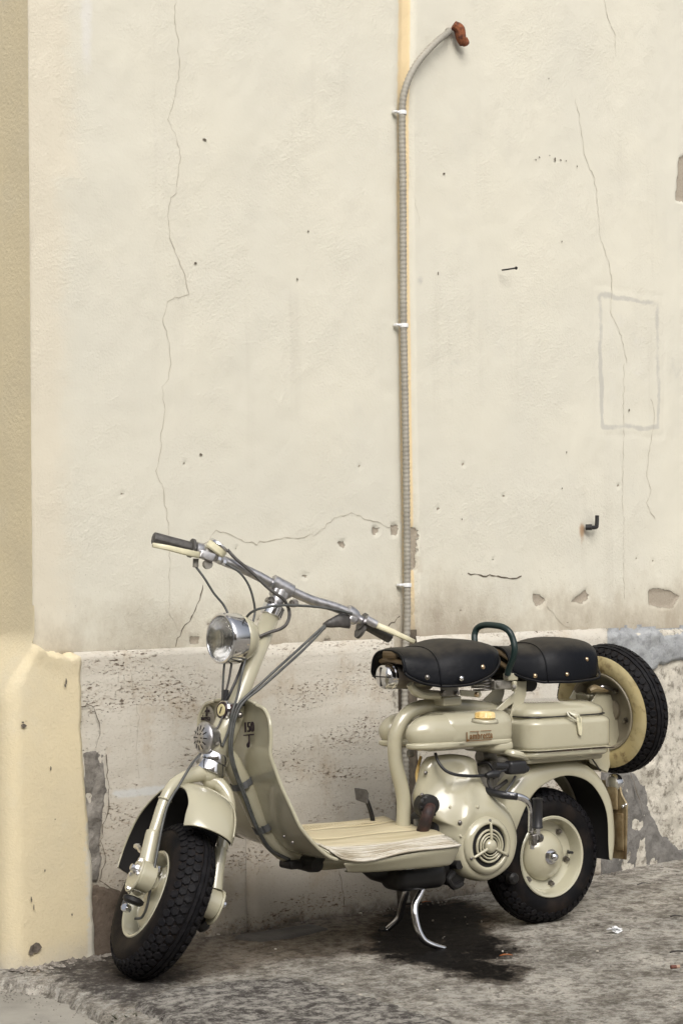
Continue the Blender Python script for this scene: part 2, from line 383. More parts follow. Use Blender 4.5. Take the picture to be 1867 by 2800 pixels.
def catmull(P, n=8):
    P = [np.array(p, float) for p in P]
    if len(P) == 2: return [P[0] + (P[1] - P[0]) * k / n for k in range(n + 1)]
    Q = [2 * P[0] - P[1]] + P + [2 * P[-1] - P[-2]]
    out = []
    for i in range(1, len(Q) - 2):
        p0, p1, p2, p3 = Q[i - 1:i + 3]
        for k in range(n):
            t = k / n
            out.append(0.5 * (2 * p1 + (p2 - p0) * t + (2 * p0 - 5 * p1 + 4 * p2 - p3) * t * t + (3 * p1 - p0 - 3 * p2 + p3) * t ** 3))
    out.append(P[-1]); return out

def tube(P, r, n=12, res=8, caps=True, smooth_path=True, flat=None):
    pts = catmull(P, res) if smooth_path else [np.array(p, float) for p in P]
    m = len(pts)
    if isinstance(r, (int, float)): rr = [r] * m
    else:
        x = np.linspace(0, 1, len(r)); rr = np.interp(np.linspace(0, 1, m), x, r)
    V = []; F = []
    T0 = Vector(pts[1] - pts[0]).normalized()
    N = T0.orthogonal().normalized()
    for i, p in enumerate(pts):
        T = Vector(pts[min(i + 1, m - 1)] - pts[max(i - 1, 0)])
        if T.length < 1e-9: T = T0.copy()
        T.normalize()
        q = T0.rotation_difference(T); N = (q @ N); N = (N - T * N.dot(T)).normalized(); B = T.cross(N); T0 = T
        for k in range(n):
            a = 2 * math.pi * k / n
            V.append(Vector(p) + (N * math.cos(a) + B * math.sin(a)) * rr[i])
    for i in range(m - 1):
        for k in range(n):
            a, b = i * n + k, i * n + (k + 1) % n
            F.append((a, b, b + n, a + n))
    if caps:
        F.append(tuple(range(n - 1, -1, -1))); F.append(tuple((m - 1) * n + k for k in range(n)))
    return V, F

def lathe(prof, o=(0, 0, 0), d=(0, 1, 0), n=32, cap=True, up=None):
    d = Vector(d).normalized(); a = (Vector(up) - d * d.dot(Vector(up))).normalized() if up else d.orthogonal().normalized()
    b = d.cross(a); o = Vector(o); V = []; F = []
    for r, h in prof:
        for k in range(n):
            t = 2 * math.pi * k / n
            V.append(o + d * h + (a * math.cos(t) + b * math.sin(t)) * max(r, 1e-5))
    for i in range(len(prof) - 1):
        for k in range(n):
            x, y = i * n + k, i * n + (k + 1) % n
            F.append((x, y, y + n, x + n))
    if cap:
        if prof[0][0] > 1e-4: F.append(tuple(range(n - 1, -1, -1)))
        if prof[-1][0] > 1e-4: F.append(tuple((len(prof) - 1) * n + k for k in range(n)))
    return V, F

def cyl(a, b, r, n=20, r2=None, bev=0.0):
    a = Vector(a); b = Vector(b); L = (b - a).length; r2 = r if r2 is None else r2
    if bev: pr = [(r - bev, 0), (r, bev), (r2, L - bev), (r2 - bev, L)]
    else: pr = [(r, 0), (r2, L)]
    return lathe(pr, a, b - a, n)

def rbox(c, s, r, n=4, axes=None):
    """rounded box, centre c, full size s, corner radius r (scalar or per axis)"""
    c = Vector(c); hx = [x / 2 for x in s]
    rr = (r, r, r) if isinstance(r, (int, float)) else r
    rr = [min(rr[i], hx[i] * 0.999) for i in range(3)]
    N = 2 * n + 2
    def line(i):
        h, q = hx[i], rr[i]
        return [-h + q - q * math.tan(R_(45) * (1 - k / n)) if k < n else -h + q for k in range(n + 1)]
    vid = {}; V = []; F = []
    g = list(range(-n, 1)); lin = [-1 + k / n for k in range(n + 1)]
    ts = [('lo', k) for k in range(n + 1)] + [('hi', k) for k in range(n + 1)]
    def param(t): return (-1, 1 - t[1] / n) if t[0] == 'lo' else (1, t[1] / n)
    def point(sgn_f):
        q = []; cc = []
        for i in range(3):
            sg, f = sgn_f[i]; q.append(sg * math.tan(f * math.pi / 4)); cc.append(sg * (hx[i] - rr[i]))
        L = math.sqrt(sum(x * x for x in q)) or 1
        v = Vector([cc[i] + rr[i] * q[i] / L for i in range(3)])
        return v
    def vert(sf):
        v = point(sf); key = tuple(round(x, 6) for x in v)
        if key not in vid:
            vid[key] = len(V); V.append(v)
        return vid[key]
    for ax in range(3):
        o = [i for i in range(3) if i != ax]
        for side in (-1, 1):
            G = []
            for a in ts:
                row = []
                for b in ts:
                    sf = [None] * 3; sf[ax] = (side, 1.0); sf[o[0]] = param(a); sf[o[1]] = param(b)
                    row.append(vert(sf))
                G.append(row)
            for i in range(len(ts) - 1):
                for j in range(len(ts) - 1):
                    f = [G[i][j], G[i + 1][j], G[i + 1][j + 1], G[i][j + 1]]
                    f2 = []
                    for x in f:
                        if x not in f2: f2.append(x)
                    if len(f2) < 3: continue
                    flip = (side > 0) == (ax == 1)
                    F.append(tuple(reversed(f2)) if flip else tuple(f2))
    if axes is not None:
        A = Matrix([Vector(a).normalized() for a in axes]).transposed()
        V = [c + A @ v for v in V]
    else: V = [c + v for v in V]
    return V, F

def loft(rings, closed=True, caps=True):
    n = len(rings[0]); V = [p for r in rings for p in r]; F = []
    for i in range(len(rings) - 1):
        for k in range(n if closed else n - 1):
            a, b = i * n + k, i * n + (k + 1) % n
            F.append((a, b, b + n, a + n))
    if caps and closed:
        F.append(tuple(range(n - 1, -1, -1))); F.append(tuple((len(rings) - 1) * n + k for k in range(n)))
    return V, F

def plate(outline, n, th):
    """flat plate from a 3-D outline, thickness th along n (centred)"""
    n = Vector(n).normalized() * th / 2; m = len(outline)
    V = [Vector(p) - n for p in outline] + [Vector(p) + n for p in outline]
    F = [tuple(range(m - 1, -1, -1)), tuple(range(m, 2 * m))]
    for i in range(m):
        j = (i + 1) % m; F.append((i, j, j + m, i + m))
    return V, F

def bolt(p, d, r=0.006, h=0.005, hexa=True):
    p = Vector(p); d = Vector(d).normalized()
    mb = MB()
    if hexa:
        mb.add(lathe([(r * 1.25, 0), (r * 1.25, 0.0012)], p, d, 16)).add(lathe([(r, 0.0012), (r, h * .8), (r * .8, h)], p, d, 6))
    else: mb.add(lathe([(r, 0), (r, h * .3), (r * .8, h * .75), (r * .45, h * .97), (0, h)], p, d, 16))
    return mb.V, mb.F

def text_mesh(txt, size, o, ax, ay, depth=0.002, bold=0.0, sx=1.0, shear=0.0, space=1.0):
    cu = bpy.data.curves.new('t', 'FONT'); cu.body = txt; cu.size = size; cu.extrude = depth / 2; cu.offset = bold; cu.shear = shear; cu.space_character = space
    ob = bpy.data.objects.new('t', cu); COL.objects.link(ob)
    dg = bpy.context.evaluated_depsgraph_get(); me = ob.evaluated_get(dg).to_mesh()
    ax = Vector(ax).normalized(); ay = Vector(ay).normalized(); nz = ax.cross(ay)
    V = [Vector(o) + ax * v.co.x * sx + ay * v.co.y + nz * v.co.z for v in me.vertices]
    F = [tuple(p.vertices) for p in me.polygons]
    bpy.data.objects.remove(ob); bpy.data.curves.remove(cu)
    return V, F

def empty(name, loc, rz=0.0, label=None, cat=None, group=None, kind=None):
    o = bpy.data.objects.new(name, None); COL.objects.link(o); o.location = loc; o.rotation_euler = (0, 0, rz)
    o.empty_display_size = 0.1
    return tag(o, label, cat, group, kind)
def tag(o, label=None, cat=None, group=None, kind=None):
    if label: o['label'] = label
    if cat: o['category'] = cat
    if group: o['group'] = group
    if kind: o['kind'] = kind
    return o

# numpy value noise
def _h(ix, iy, s):
    n = (ix * 374761393 + iy * 668265263 + s * 1442695041) & 0xffffffff
    n = ((n ^ (n >> 13)) * 1274126177) & 0xffffffff
    return ((n ^ (n >> 16)) & 0xffff) / 65535.0
def vnoise(x, y, s=0):
    ix = np.floor(x).astype(np.int64); iy = np.floor(y).astype(np.int64); fx = x - ix; fy = y - iy
    fx = fx * fx * (3 - 2 * fx); fy = fy * fy * (3 - 2 * fy)
    return (_h(ix, iy, s) * (1 - fx) + _h(ix + 1, iy, s) * fx) * (1 - fy) + (_h(ix, iy + 1, s) * (1 - fx) + _h(ix + 1, iy + 1, s) * fx) * fy
def fbm(x, y, s=0, o=4):
    r = 0; a = 0.5
    for k in range(o): r = r + a * vnoise(x * 2 ** k, y * 2 ** k, s + k); a *= 0.5
    return r / (1 - 0.5 ** o)
def sdf(px, py, poly, closed=True):
    """signed distance to polygon (+ inside) or plain distance to an open polyline (negative)"""
    d = np.full(px.shape, 1e9); ins = np.zeros(px.shape, bool); n = len(poly)
    for i in range(n if closed else n - 1):
        a = poly[i]; b = poly[(i + 1) % n]; ex, ey = b[0] - a[0], b[1] - a[1]
        wx, wy = px - a[0], py - a[1]
        t = np.clip((wx * ex + wy * ey) / (ex * ex + ey * ey + 1e-12), 0, 1)
        d = np.minimum(d, np.hypot(wx - ex * t, wy - ey * t))
        if closed:
            c = ((a[1] <= py) & (b[1] > py)) | ((b[1] <= py) & (a[1] > py))
            with np.errstate(divide='ignore', invalid='ignore'):
                xi = a[0] + (py - a[1]) * ex / (ey if abs(ey) > 1e-12 else 1e-12)
            ins ^= c & (px < xi)
    return np.where(ins, d, -d) if closed else -d
def sstep(x, a, b):
    t = np.clip((x - a) / (b - a), 0, 1); return t * t * (3 - 2 * t)
def grid(nx, ny):
    i = np.arange(nx * ny).reshape(ny, nx)
    return np.stack([i[:-1, :-1], i[:-1, 1:], i[1:, 1:], i[1:, :-1]], -1).reshape(-1, 4)
def grid_obj(name, V, F, mat, parent, attrs=None, smooth=True):
    me = bpy.data.meshes.new(name); nv, nf = len(V), len(F)
    me.vertices.add(nv); me.vertices.foreach_set('co', np.asarray(V, np.float32).ravel())
    me.loops.add(nf * 4); me.loops.foreach_set('vertex_index', np.asarray(F, np.int32).ravel())
    me.polygons.add(nf); me.polygons.foreach_set('loop_start', np.arange(nf, dtype=np.int32) * 4)
    me.polygons.foreach_set('use_smooth', [smooth] * nf)
    me.update(calc_edges=True); me.validate()
    for k, a in (attrs or {}).items():
        at = me.attributes.new(k, 'FLOAT', 'POINT'); at.data.foreach_set('value', np.asarray(a, np.float32).ravel())
    me.materials.append(mat); o = bpy.data.objects.new(name, me); COL.objects.link(o)
    if parent: o.parent = parent
    return o

# ================================================================== GROUND
road = grid_obj('road', [(-40, -40, -0.034), (40, -40, -0.034), (40, 40, -0.034), (-40, 40, -0.034)], np.array([[0, 1, 2, 3]]), M_ROAD, None)
tag(road, kind='structure')
KERB = [(-0.9896,5.2057), (-0.8781,5.1798), (-0.8064,5.1752), (-0.758,5.1352), (-0.6578,5.0213), (-0.5484,4.8129), (-0.4714,4.66), (-0.3928,4.488), (-0.2853,4.2526), (-0.1278,3.8583)]
kb = [(-1.3, 6.4)] + list(KERB) + [(0.75, 2.6), (9.0, 2.6), (9.0, 16.0), (4.0, 12.0)]
def pave_grid(x0, x1, y0, y1, c, name):
    nx, ny = int((x1 - x0) / c) + 1, int((y1 - y0) / c) + 1
    xs = np.linspace(x0, x1, nx); ys = np.linspace(y0, y1, ny); X, Y = np.meshgrid(xs, ys)
    wob = (fbm(X * 9, Y * 9, 3) - 0.5) * 0.06 + (fbm(X * 34, Y * 34, 5) - 0.5) * 0.035
    d = sdf(X, Y, kb) + wob
    Zh = (fbm(X * 5, Y * 5, 11) - 0.5) * 0.012 + (fbm(X * 22, Y * 22, 17) - 0.5) * 0.006
    Zh = Zh * sstep(d, 0, 0.25)
    Zh = Zh + (fbm(X * 45, Y * 45, 19) - .5) * .010 * (1 - sstep(d, 0.02, 0.12)) - 0.07 * (1 - sstep(d, -0.035, 0.012)) - 0.010 * (1 - sstep(d, 0.0, 0.10))
    A = {}
    oil = sdf(X, Y, [(0.0631,5.8688), (0.1654,6.2826), (0.3706,6.2873), (0.4066,6.0302), (0.3916,5.8147), (0.4264,5.5018), (0.4593,5.4466), (0.3847,5.3238), (0.4289,5.1989), (0.4237,5.0376), (0.3283,5.0303), (0.2469,5.1262), (0.1817,5.2633), (0.127,5.2426), (0.0852,5.4201), (0.0017,5.478), (0.0598,5.6088)])
    A['oil'] = sstep(oil, -0.09, 0.10)
    br = sdf(X, Y, [(-0.6582,5.419), (-0.3882,5.8417), (0.0573,6.2565), (0.2258,6.4564), (0.4683,6.0255), (0.2825,5.4587), (-0.137,5.384), (-0.3759,5.1109), (-0.565,5.0776)])
    A['brown'] = sstep(br, -0.12, 0.10)
    A['lichen'] = 0.95 * sstep(sdf(X, Y, [(-0.7707,5.4265), (-0.4992,5.5123), (-0.3468,5.2019), (-0.4748,4.7765), (-0.6044,4.9703), (-0.7428,5.2275)]), -0.05, 0.06)
    A['edge'] = np.clip(1 - np.abs(d - 0.0) / 0.04, 0, 1) * 0.30 + 0.9 * sstep(sdf(X, Y, [(-0.8334,5.38), (-0.8086,5.5602), (-0.7342,5.5019), (-0.7371,5.251), (-0.7709,5.2057)]), -0.03, 0.03)
    V = np.stack([X, Y, Zh], -1).reshape(-1, 3)
    o = grid_obj(name, V, grid(nx, ny), M_PAVE, None, A); tag(o, kind='structure'); return o
pavement = pave_grid(-1.25, 2.3, 3.0, 8.3, 0.0105, 'pavement')
outer = mesh_obj('pavement', [(2.29, 3.4, -.004), (9, 3.4, -.004), (9, 15, -.004), (2.29, 8.3, -.004)], [(0, 1, 2, 3)], M_PAVE, None, False); tag(outer, kind='structure')

def flagstone(name, pts, z, th, mat, amp=0.004, cell=0.012, wob=0.02, seed=1):
    P = np.array(pts); x0, y0 = P.min(0) - .03; x1, y1 = P.max(0) + .03
    nx, ny = int((x1 - x0) / cell) + 1, int((y1 - y0) / cell) + 1
    X, Y = np.meshgrid(np.linspace(x0, x1, nx), np.linspace(y0, y1, ny))
    d = sdf(X, Y, pts) + (fbm(X * 12, Y * 12, seed) - .5) * wob
    Zh = z + th * sstep(d, -0.006, 0.012) - 0.02 * (1 - sstep(d, -0.012, 0.0)) + (fbm(X * 14, Y * 14, seed + 5) - .5) * amp
    V = np.stack([X, Y, Zh], -1).reshape(-1, 3); F = grid(nx, ny)
    keep = (d.ravel()[F] > -0.02).any(1)
    return grid_obj(name, V, F[keep], mat, pavement)
flagstone('paving_stone', [(-0.4762,4.8086), (-0.4,4.9706), (-0.2691,5.0769), (-0.1387,5.0822), (0.0087,4.9028), (0.2188,4.5718), (0.2609,4.3695), (-0.1729,3.995), (-0.3944,4.6181)], 0.0, 0.012, M_LICHEN, amp=0.012, wob=0.05)
flagstone('cover_plate', [(-0.3003,5.6901), (-0.227,5.6123), (-0.0471,5.7874), (-0.098,5.8685)], 0.003, 0.006, M_COVER, amp=0.001, wob=0.004, seed=9)

# house across the street, behind the camera (seen only in chrome and paint)
OPP = empty('opposite_house', (0, -8.5, -0.034), 0, 'ochre house with shuttered windows across the street', 'house')
M_OPP = simple('ochre_render', (0.46, 0.38, 0.27), .9, var=.2, vs=.8); M_SHUT = simple('brown_shutter', (.07, .05, .035), .6)
def bx(x0, x1, y0, y1, z0, z1):
    V = [(x, y, z) for x in (x0, x1) for y in (y0, y1) for z in (z0, z1)]
    return V, [(0, 1, 3, 2), (4, 6, 7, 5), (0, 4, 5, 1), (2, 3, 7, 6), (0, 2, 6, 4), (1, 5, 7, 3)]
mesh_obj('facade', *bx(-16, 13, -8, 0, 0, 7.4), M_OPP, OPP, False)
mesh_obj('roof', *bx(-16.3, 13.3, -8, .45, 7.4, 7.65), simple('terracotta_eaves', (.22, .11, .07), .9), OPP, False)
for x_ in range(-14, 13, 3):
    for z_, h_ in ((0.05, 2.4), (4.1, 1.9)):
        w_ = mesh_obj('window' if z_ > 1 else 'door', *bx(x_ - .6, x_ + .6, .0, .05, z_, z_ + h_), M_SHUT, OPP, False)
        mesh_obj('surround', *bx(x_ - .75, x_ + .75, .0, .03, z_, z_ + h_ + .15), simple('pale_stone', (.55, .52, .46), .8) if x_ == -14 and z_ < 1 else bpy.data.materials['pale_stone'], w_, False)

# ================================================================== WALL
WALL = empty('house_wall', [-0.626592, 5.468418, 0.0], 0.752162, 'old cream stucco house wall with travertine dado behind the scooter', 'wall')
S0, S1, Z0, Z1 = -0.197, 4.6, 0.70, 4.0
CH = 0.0085
sx_ = np.concatenate([np.arange(S0, 2.62, CH), np.arange(2.62, S1, 0.06)]); sz_ = np.concatenate([np.arange(Z0, 3.08, CH), np.arange(3.08, Z1, 0.06)])
SX, SZ = np.meshgrid(sx_, sz_)
STUCCO_Y = 0.020; RA, RB = 0.009, 0.0014
A = {}
A['yellow'] = np.clip(1.05 - (SX - S0) / 0.20 + 0.15 * (SZ > 2), 0, 1)
cx = np.interp(SZ, [0.7, 0.84, 2.0, 2.34, 2.6, 3.2], [(1.144,0.8239)[0], (1.1427,0.8347)[0], (1.1411,1.9068)[0], (1.146,2.3436)[0], (1.1567,2.6739)[0], (1.1628,3.005)[0]])
dx = SX - cx
A['strip'] = np.where(dx < 0, np.clip(1 + dx / 0.045, 0, 1), np.clip((0.040 - dx) / 0.010, 0, 1)) * 1.05
groove = -np.where(dx < 0, np.clip(1 + dx / 0.05, 0, 1) ** 2, np.clip((0.044 - dx) / 0.010, 0, 1)) * 0.012
A['grime_shade'] = np.clip(1.15 - (SZ - 0.77) / 0.30, 0, 1.2) * (0.45 + 0.9 * fbm(SX * 3, SZ * 2, 21)) + 0.55 * np.exp(-((dx - .035) / .03) ** 2) * (SZ < 1.25) * (fbm(SX * 4, SZ * 9, 31) > .5)  # last term paints the conduit's shading as a darker line on its right
A['grime_shade'] += 0.35 * np.clip((SX - 2.1) / .5, 0, 1) * np.clip(1.6 - SZ, 0, 1)
gz = np.zeros_like(SX); chip = np.zeros_like(SX)
RECT = [(2.0071,1.8924), (2.3624,1.8877), (2.3577,1.4117), (2.0137,1.4081)]
rd = sdf(SX, SZ, RECT) + (fbm(SX * 16, SZ * 16, 47) - .5) * .022
gz = np.maximum(gz, np.clip(1.25 - np.abs(rd - 0.028) / 0.014, 0, 1) * np.clip(.10 + 1.45 * fbm(SX * 5, SZ * 5, 41), 0, 1.1))
white = 0.42 * sstep(rd, 0.03, 0.06)
groove = groove - 0.0014 * np.clip(1 - np.abs(rd) / 0.010, 0, 1)
for p, r, a in [((1.3567,1.5933), .06, .45), ((1.4197,1.1284), .07, .5), ((1.2121,1.8422), .02, .7), ((1.7702,1.8261), .05, .45), ((1.9115,1.0621), .06, .4),
                ((1.6769,1.5085), .08, .35), ((0.8714,1.1239), .1, .35), ((0.4882,1.2011), .05, .35), ((0.4502,1.2905), .02, .5), ((2.1729,1.2428), .12, .35), ((2.4152,1.6544), .10, .45), ((0.7914,1.4459), .12, .2), ((1.8493,1.4466), .1, .3)]:
    gz = np.maximum(gz, a * np.exp(-((SX - p[0]) ** 2 + (SZ - p[1]) ** 2) / r ** 2))
white = np.maximum(white, .8 * np.exp(-((SX - (-0.0084,2.4066)[0]) / .03) ** 2 - ((SZ - (-0.0084,2.4066)[1]) / .18) ** 2))
CHIPS = [[(1.6942,0.896), (1.7234,0.8955), (1.7523,0.8778), (1.7311,0.8575), (1.7003,0.8616)],
         [(2.2631,0.9026), (2.3074,0.9044), (2.3754,0.8973), (2.426,0.8757), (2.3836,0.836), (2.3349,0.8407), (2.2675,0.8505)],
         [(1.8713,0.8699), (1.9437,0.9072), (1.9612,0.8835), (1.9246,0.8607)],
         [(2.4661,2.3672), (2.5148,2.3858), (2.51,2.2097), (2.4403,2.2207), (2.4518,2.2781)],
         [(-0.1148,0.7715), (-0.0635,0.7696), (-0.0523,0.7486), (-0.0923,0.7502)],
         [(0.3156,0.8033), (0.351,0.8022), (0.3469,0.7827), (0.3216,0.7835)],
         [(0.7166,0.963), (0.7486,0.9658), (0.7345,0.9546)],
         [(0.9947,1.1036), (1.0242,1.0985), (1.0164,1.0771), (0.9987,1.0803)], [(1.0736,1.1095), (1.1037,1.1097), (1.0986,1.0774), (1.0761,1.0805)],
         [(0.8018,0.7826), (0.8301,0.7849), (0.8255,0.7642), (0.8057,0.7648)], [(1.1645,1.1046), (1.1903,1.0939), (1.1804,0.9746), (1.159,0.9748)],
         [(1.146,0.77), (1.1997,0.7737), (1.1916,0.7523)], [(0.856,1.0558), (0.8919,1.061), (0.8844,1.04)]]
for c_ in CHIPS: chip = np.maximum(chip, sstep(sdf(SX, SZ, c_), -0.012, 0.012))
SP = RNG.random((34, 3))
for a_, b_, q in SP:
    s_ = 0.0 + a_ * 2.5; z_ = .80 + b_ ** 2 * .5
    chip = np.maximum(chip, 0.85 * np.exp(-((SX - s_) ** 2 + ((SZ - z_) * (1 + q)) ** 2) / (0.004 + 0.007 * q * q) ** 2))
relief = (fbm(SX * 5, SZ * 5, 51) - .5) * RA + (fbm(SX * 30, SZ * 30, 61, 3) - .5) * RB
bottom = 0.010 * (1 - sstep(SZ, .785, .83)) * 1
SY = STUCCO_Y - groove - relief + 0.006 * sstep(chip, .4, .6) + 0
rp = (1.9303,1.0997); A['rust'] = np.exp(-((SX - rp[0]) / .018) ** 2 - ((SZ - rp[1]) / .022) ** 2) + .5 * np.exp(-((SX - rp[0]) / .010) ** 2 - ((SZ - rp[1] + .03) / .04) ** 2)
A['grey'] = gz; A['white'] = white; A['chip'] = chip
V = np.stack([SX, SY, SZ], -1).reshape(-1, 3)
stucco = grid_obj('stucco', V, grid(len(sx_), len(sz_)), M_STUCCO, WALL, A)
mesh_obj('stucco', [(S1, STUCCO_Y, 0), (9, STUCCO_Y, 0), (9, STUCCO_Y, 4), (S1, STUCCO_Y, 4)], [(0, 1, 2, 3)], M_STUCCO, WALL, False)

# the return face round the corner
yy = np.arange(0.012, 3.0, 0.03); zz = np.arange(0.0, 4.0, 0.03); YY, ZZ = np.meshgrid(yy, zz)
V = np.stack([S0 - 0.001 + (fbm(YY * 6, ZZ * 6, 5) - .5) * .008 * np.clip((YY - .012) / .1, 0, 1), YY, ZZ], -1).reshape(-1, 3)
grid_obj('side_wall', V, grid(len(yy), len(zz)), M_YELLOW, WALL)

# yellow plinth wrapping the corner: rounded vertical edge, sloping broken ledge on top
def plinth():
    yf, x1, xc, rc = -0.012, -0.055, -0.290, 0.055
    nf, nc, ns = 18, 9, 13
    zs = list(np.arange(-0.06, 0.70, 0.014)) + list(np.arange(0.70, 0.90, 0.006))
    edge = lambda z: -0.055 + 0.014 * (fbm(np.array([z * 9.]), np.array([1.3]), 71)[0] - .5) + .010 * (fbm(np.array([z * 40.]), np.array([1.3]), 72)[0] - .5) + np.interp(z, [0, .1, .3, .5, .6, .78], [0.022, .020, .010, -.006, -.014, -.014])
    V = []; F = []; n = nf + nc + ns
    f1 = lambda a, b, s_: float(fbm(np.array([a]), np.array([b]), s_)[0] - .5)
    for z in zs:
        t_ = float(sstep(np.array(z), .66, .835))
        xs = xc + (S0 - .0015 - xc) * t_; r_ = rc * .85 * (1 - .6 * t_)
        e_ = edge(z)
        for i in range(n):
            if i < nf:
                f = i / (nf - 1); x = e_ * (1 - f) + (xs + r_) * f; y = yf
            elif i < nf + nc:
                a = R_(90 * (i - nf + 1) / nc); x = xs + r_ - r_ * math.sin(a); y = yf + r_ - r_ * math.cos(a)
            else:
                x = xs; y = yf + r_ + (i - nf - nc + 1) * .2
            # the broken ledge: the coat steps back to the stucco, higher towards the corner
            zl = np.interp(x, [-.21, -.17, -.12, -.06], [.805, .775, .765, .762]) + .022 * f1(x * 18, 2.1, 87) + .020 * f1(x * 60, 3.1, 88)
            lg = float(sstep(np.array(z), zl, zl + .014))
            bulge = .004 * float(sstep(np.array(z), zl - .05, zl - .005)) * (1 - lg)
            wob = f1(x * 5, z * 4, 81) * .005 + f1(x * 40, z * 40, 82) * .0022
            if i < nf + nc - 2: y = y - wob * (1 - .5 * lg) - bulge + lg * (.036 + (.03 if z > zl + .06 else 0))
            else: x = x - wob * (1 - t_)
            V.append((x, y, z))
    nz = len(zs)
    for j in range(nz - 1):
        for i in range(n - 1):
            a = j * n + i; F.append((a, a + 1, a + 1 + n, a + n))
    m0 = len(V)
    for j in range(nz): x, y, z = V[j * n]; V.append((x + .002, 0.03, z))
    for j in range(nz - 1): F.append((j * n, (j + 1) * n, m0 + j + 1, m0 + j))
    return V, F
V, F = plinth()
mesh_obj('corner_plinth', V, F, M_YELLOW, WALL, True, attrs={'pale': [float(np.clip(1 - (-.04 - v[0]) / .045, 0, 1)) for v in V]})

# travertine slabs
def slab(s0, s1, z0, z1, y=0.0, name='travertine_slab', mat=M_TRAV, cell=0.02, poly=None, th=0.03, wob=0.02, seed=3, attr=None, rough=0.0, parent=WALL):
    xs = np.linspace(s0, s1, int((s1 - s0) / cell) + 2); zs = np.linspace(z0, z1, int((z1 - z0) / cell) + 2)
    X, Zg = np.meshgrid(xs, zs)
    if poly is not None:
        d = sdf(X, Zg, poly) + (fbm(X * 16, Zg * 16, seed) - .5) * wob + (fbm(X * 60, Zg * 60, seed + 3) - .5) * wob * .35
    else:
        d = np.minimum(np.minimum(X - s0, s1 - X), np.minimum(Zg - z0, z1 - Zg)) + 1e-4 + (fbm(X * 30, Zg * 30, seed) - .5) * .004
    Y = y + (th if poly is None else th) * (1 - sstep(d, -0.004, 0.006)) - (fbm(X * 6, Zg * 6, seed + 9) - .5) * (.006 + rough)- (fbm(X * 28, Zg * 28, seed + 12) - .5) * rough
    V = np.stack([X, Y, Zg], -1).reshape(-1, 3); F = grid(len(xs), len(zs))
    at = {}
    if attr: at = attr(X, Zg)
    elif mat is M_TRAV: at = {'bluewash': np.zeros_like(X)}
    if poly is not None:
        keep = (d.ravel()[F] > -0.012).any(1); F = F[keep]
    return grid_obj(name, V, F, mat, parent, at)
bw = [(0.0397,0.4099), (0.0989,0.4147), (0.2138,0.4153), (0.2099,0.3964), (0.0631,0.3967)]
j1, j2, j3 = (0.4997,0.441)[0], (0.8358,0.1068)[0], (1.0781,0.2932)[0]
ATT = lambda X, Zg: {'bluewash': sstep(sdf(X, Zg, bw), -.02, .012)}
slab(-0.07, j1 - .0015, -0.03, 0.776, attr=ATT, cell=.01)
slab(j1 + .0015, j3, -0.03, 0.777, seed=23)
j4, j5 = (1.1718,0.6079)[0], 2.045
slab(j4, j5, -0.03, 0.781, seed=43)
# backing behind the open joint with the conduit and behind the right part
mesh_obj('joint_mortar', [(j3 - .05, .026, -.05), (j4 + .05, .026, -.05), (j4 + .05, .026, .80), (j3 - .05, .026, .80)], [(0, 1, 2, 3)], M_JOINT, WALL, False)
mesh_obj('joint_mortar', [(-.1, .027, -.05), (j3 - .05, .027, -.05), (j3 - .05, .027, .775), (-.1, .027, .775)], [(0, 1, 2, 3)], M_JOINT, WALL, False)
# pale pointing strip beside the joint
slab(j3 - .034, j3 - .004, .33, .70, y=-.003, name='mortar_strip', mat=M_ROUGH, seed=53, th=.003)
# right end: slabs lost, render and cement patches
slab(j5 + .002, 4.6, -0.05, 0.770, y=.004, name='bare_render', mat=M_ROUGH, seed=63, rough=.02, cell=.012)
slab(1.9, 3.2, 0.55, 0.86, y=-.012, name='cement_patch', mat=M_CEMENTBL, seed=73, rough=.012, cell=.008, th=.024, wob=.05,
     poly=[(2.0471,0.7521), (2.1364,0.7637), (2.2882,0.7618), (2.4847,0.7686), (2.4821,0.6739), (2.383,0.6713), (2.3532,0.6542), (2.2855,0.6604), (2.2658,0.6418), (2.1895,0.6353), (2.0778,0.6529)])
slab(1.8, 2.7, -0.05, 0.42, y=-.006, name='cement_patch', mat=M_CEMENTDK, seed=83, rough=.012, cell=.008, th=.016, wob=.026,
     poly=[(2.0587,0.3292), (2.1621,0.3003), (2.2076,0.2348), (2.234,0.1549), (2.2935,0.0835), (2.3469,0.0543), (2.464,0.0124), (2.4621,-0.0546), (2.0421,-0.0454), (1.9695,-0.0375), (1.9785,0.3349)])
slab(-0.1, 0.1, 0.1, 0.62, y=-.005, name='cement_patch', mat=M_CEMENT, seed=93, rough=.014, cell=.004, th=.012, wob=.028,
     poly=[(-0.0612,0.5231), (-0.0289,0.5256), (0.0116,0.5135), (0.0145,0.4664), (0.0184,0.391), (0.0062,0.3451), (-0.0084,0.2903), (0.0074,0.2467), (-0.0153,0.1884), (-0.0534,0.185), (-0.0453,0.2939), (-0.0554,0.425)])
slab(-0.08, 0.35, -0.05, 0.25, y=-.004, name='cement_patch', mat=M_CEMENTBR, seed=103, rough=.008, cell=.008, th=.012, wob=.015,
     poly=[(-0.0534,0.1832), (-0.0141,0.1882), (0.0252,0.1699), (0.0778,0.1387), (0.0817,-0.039), (-0.0636,-0.0194)])

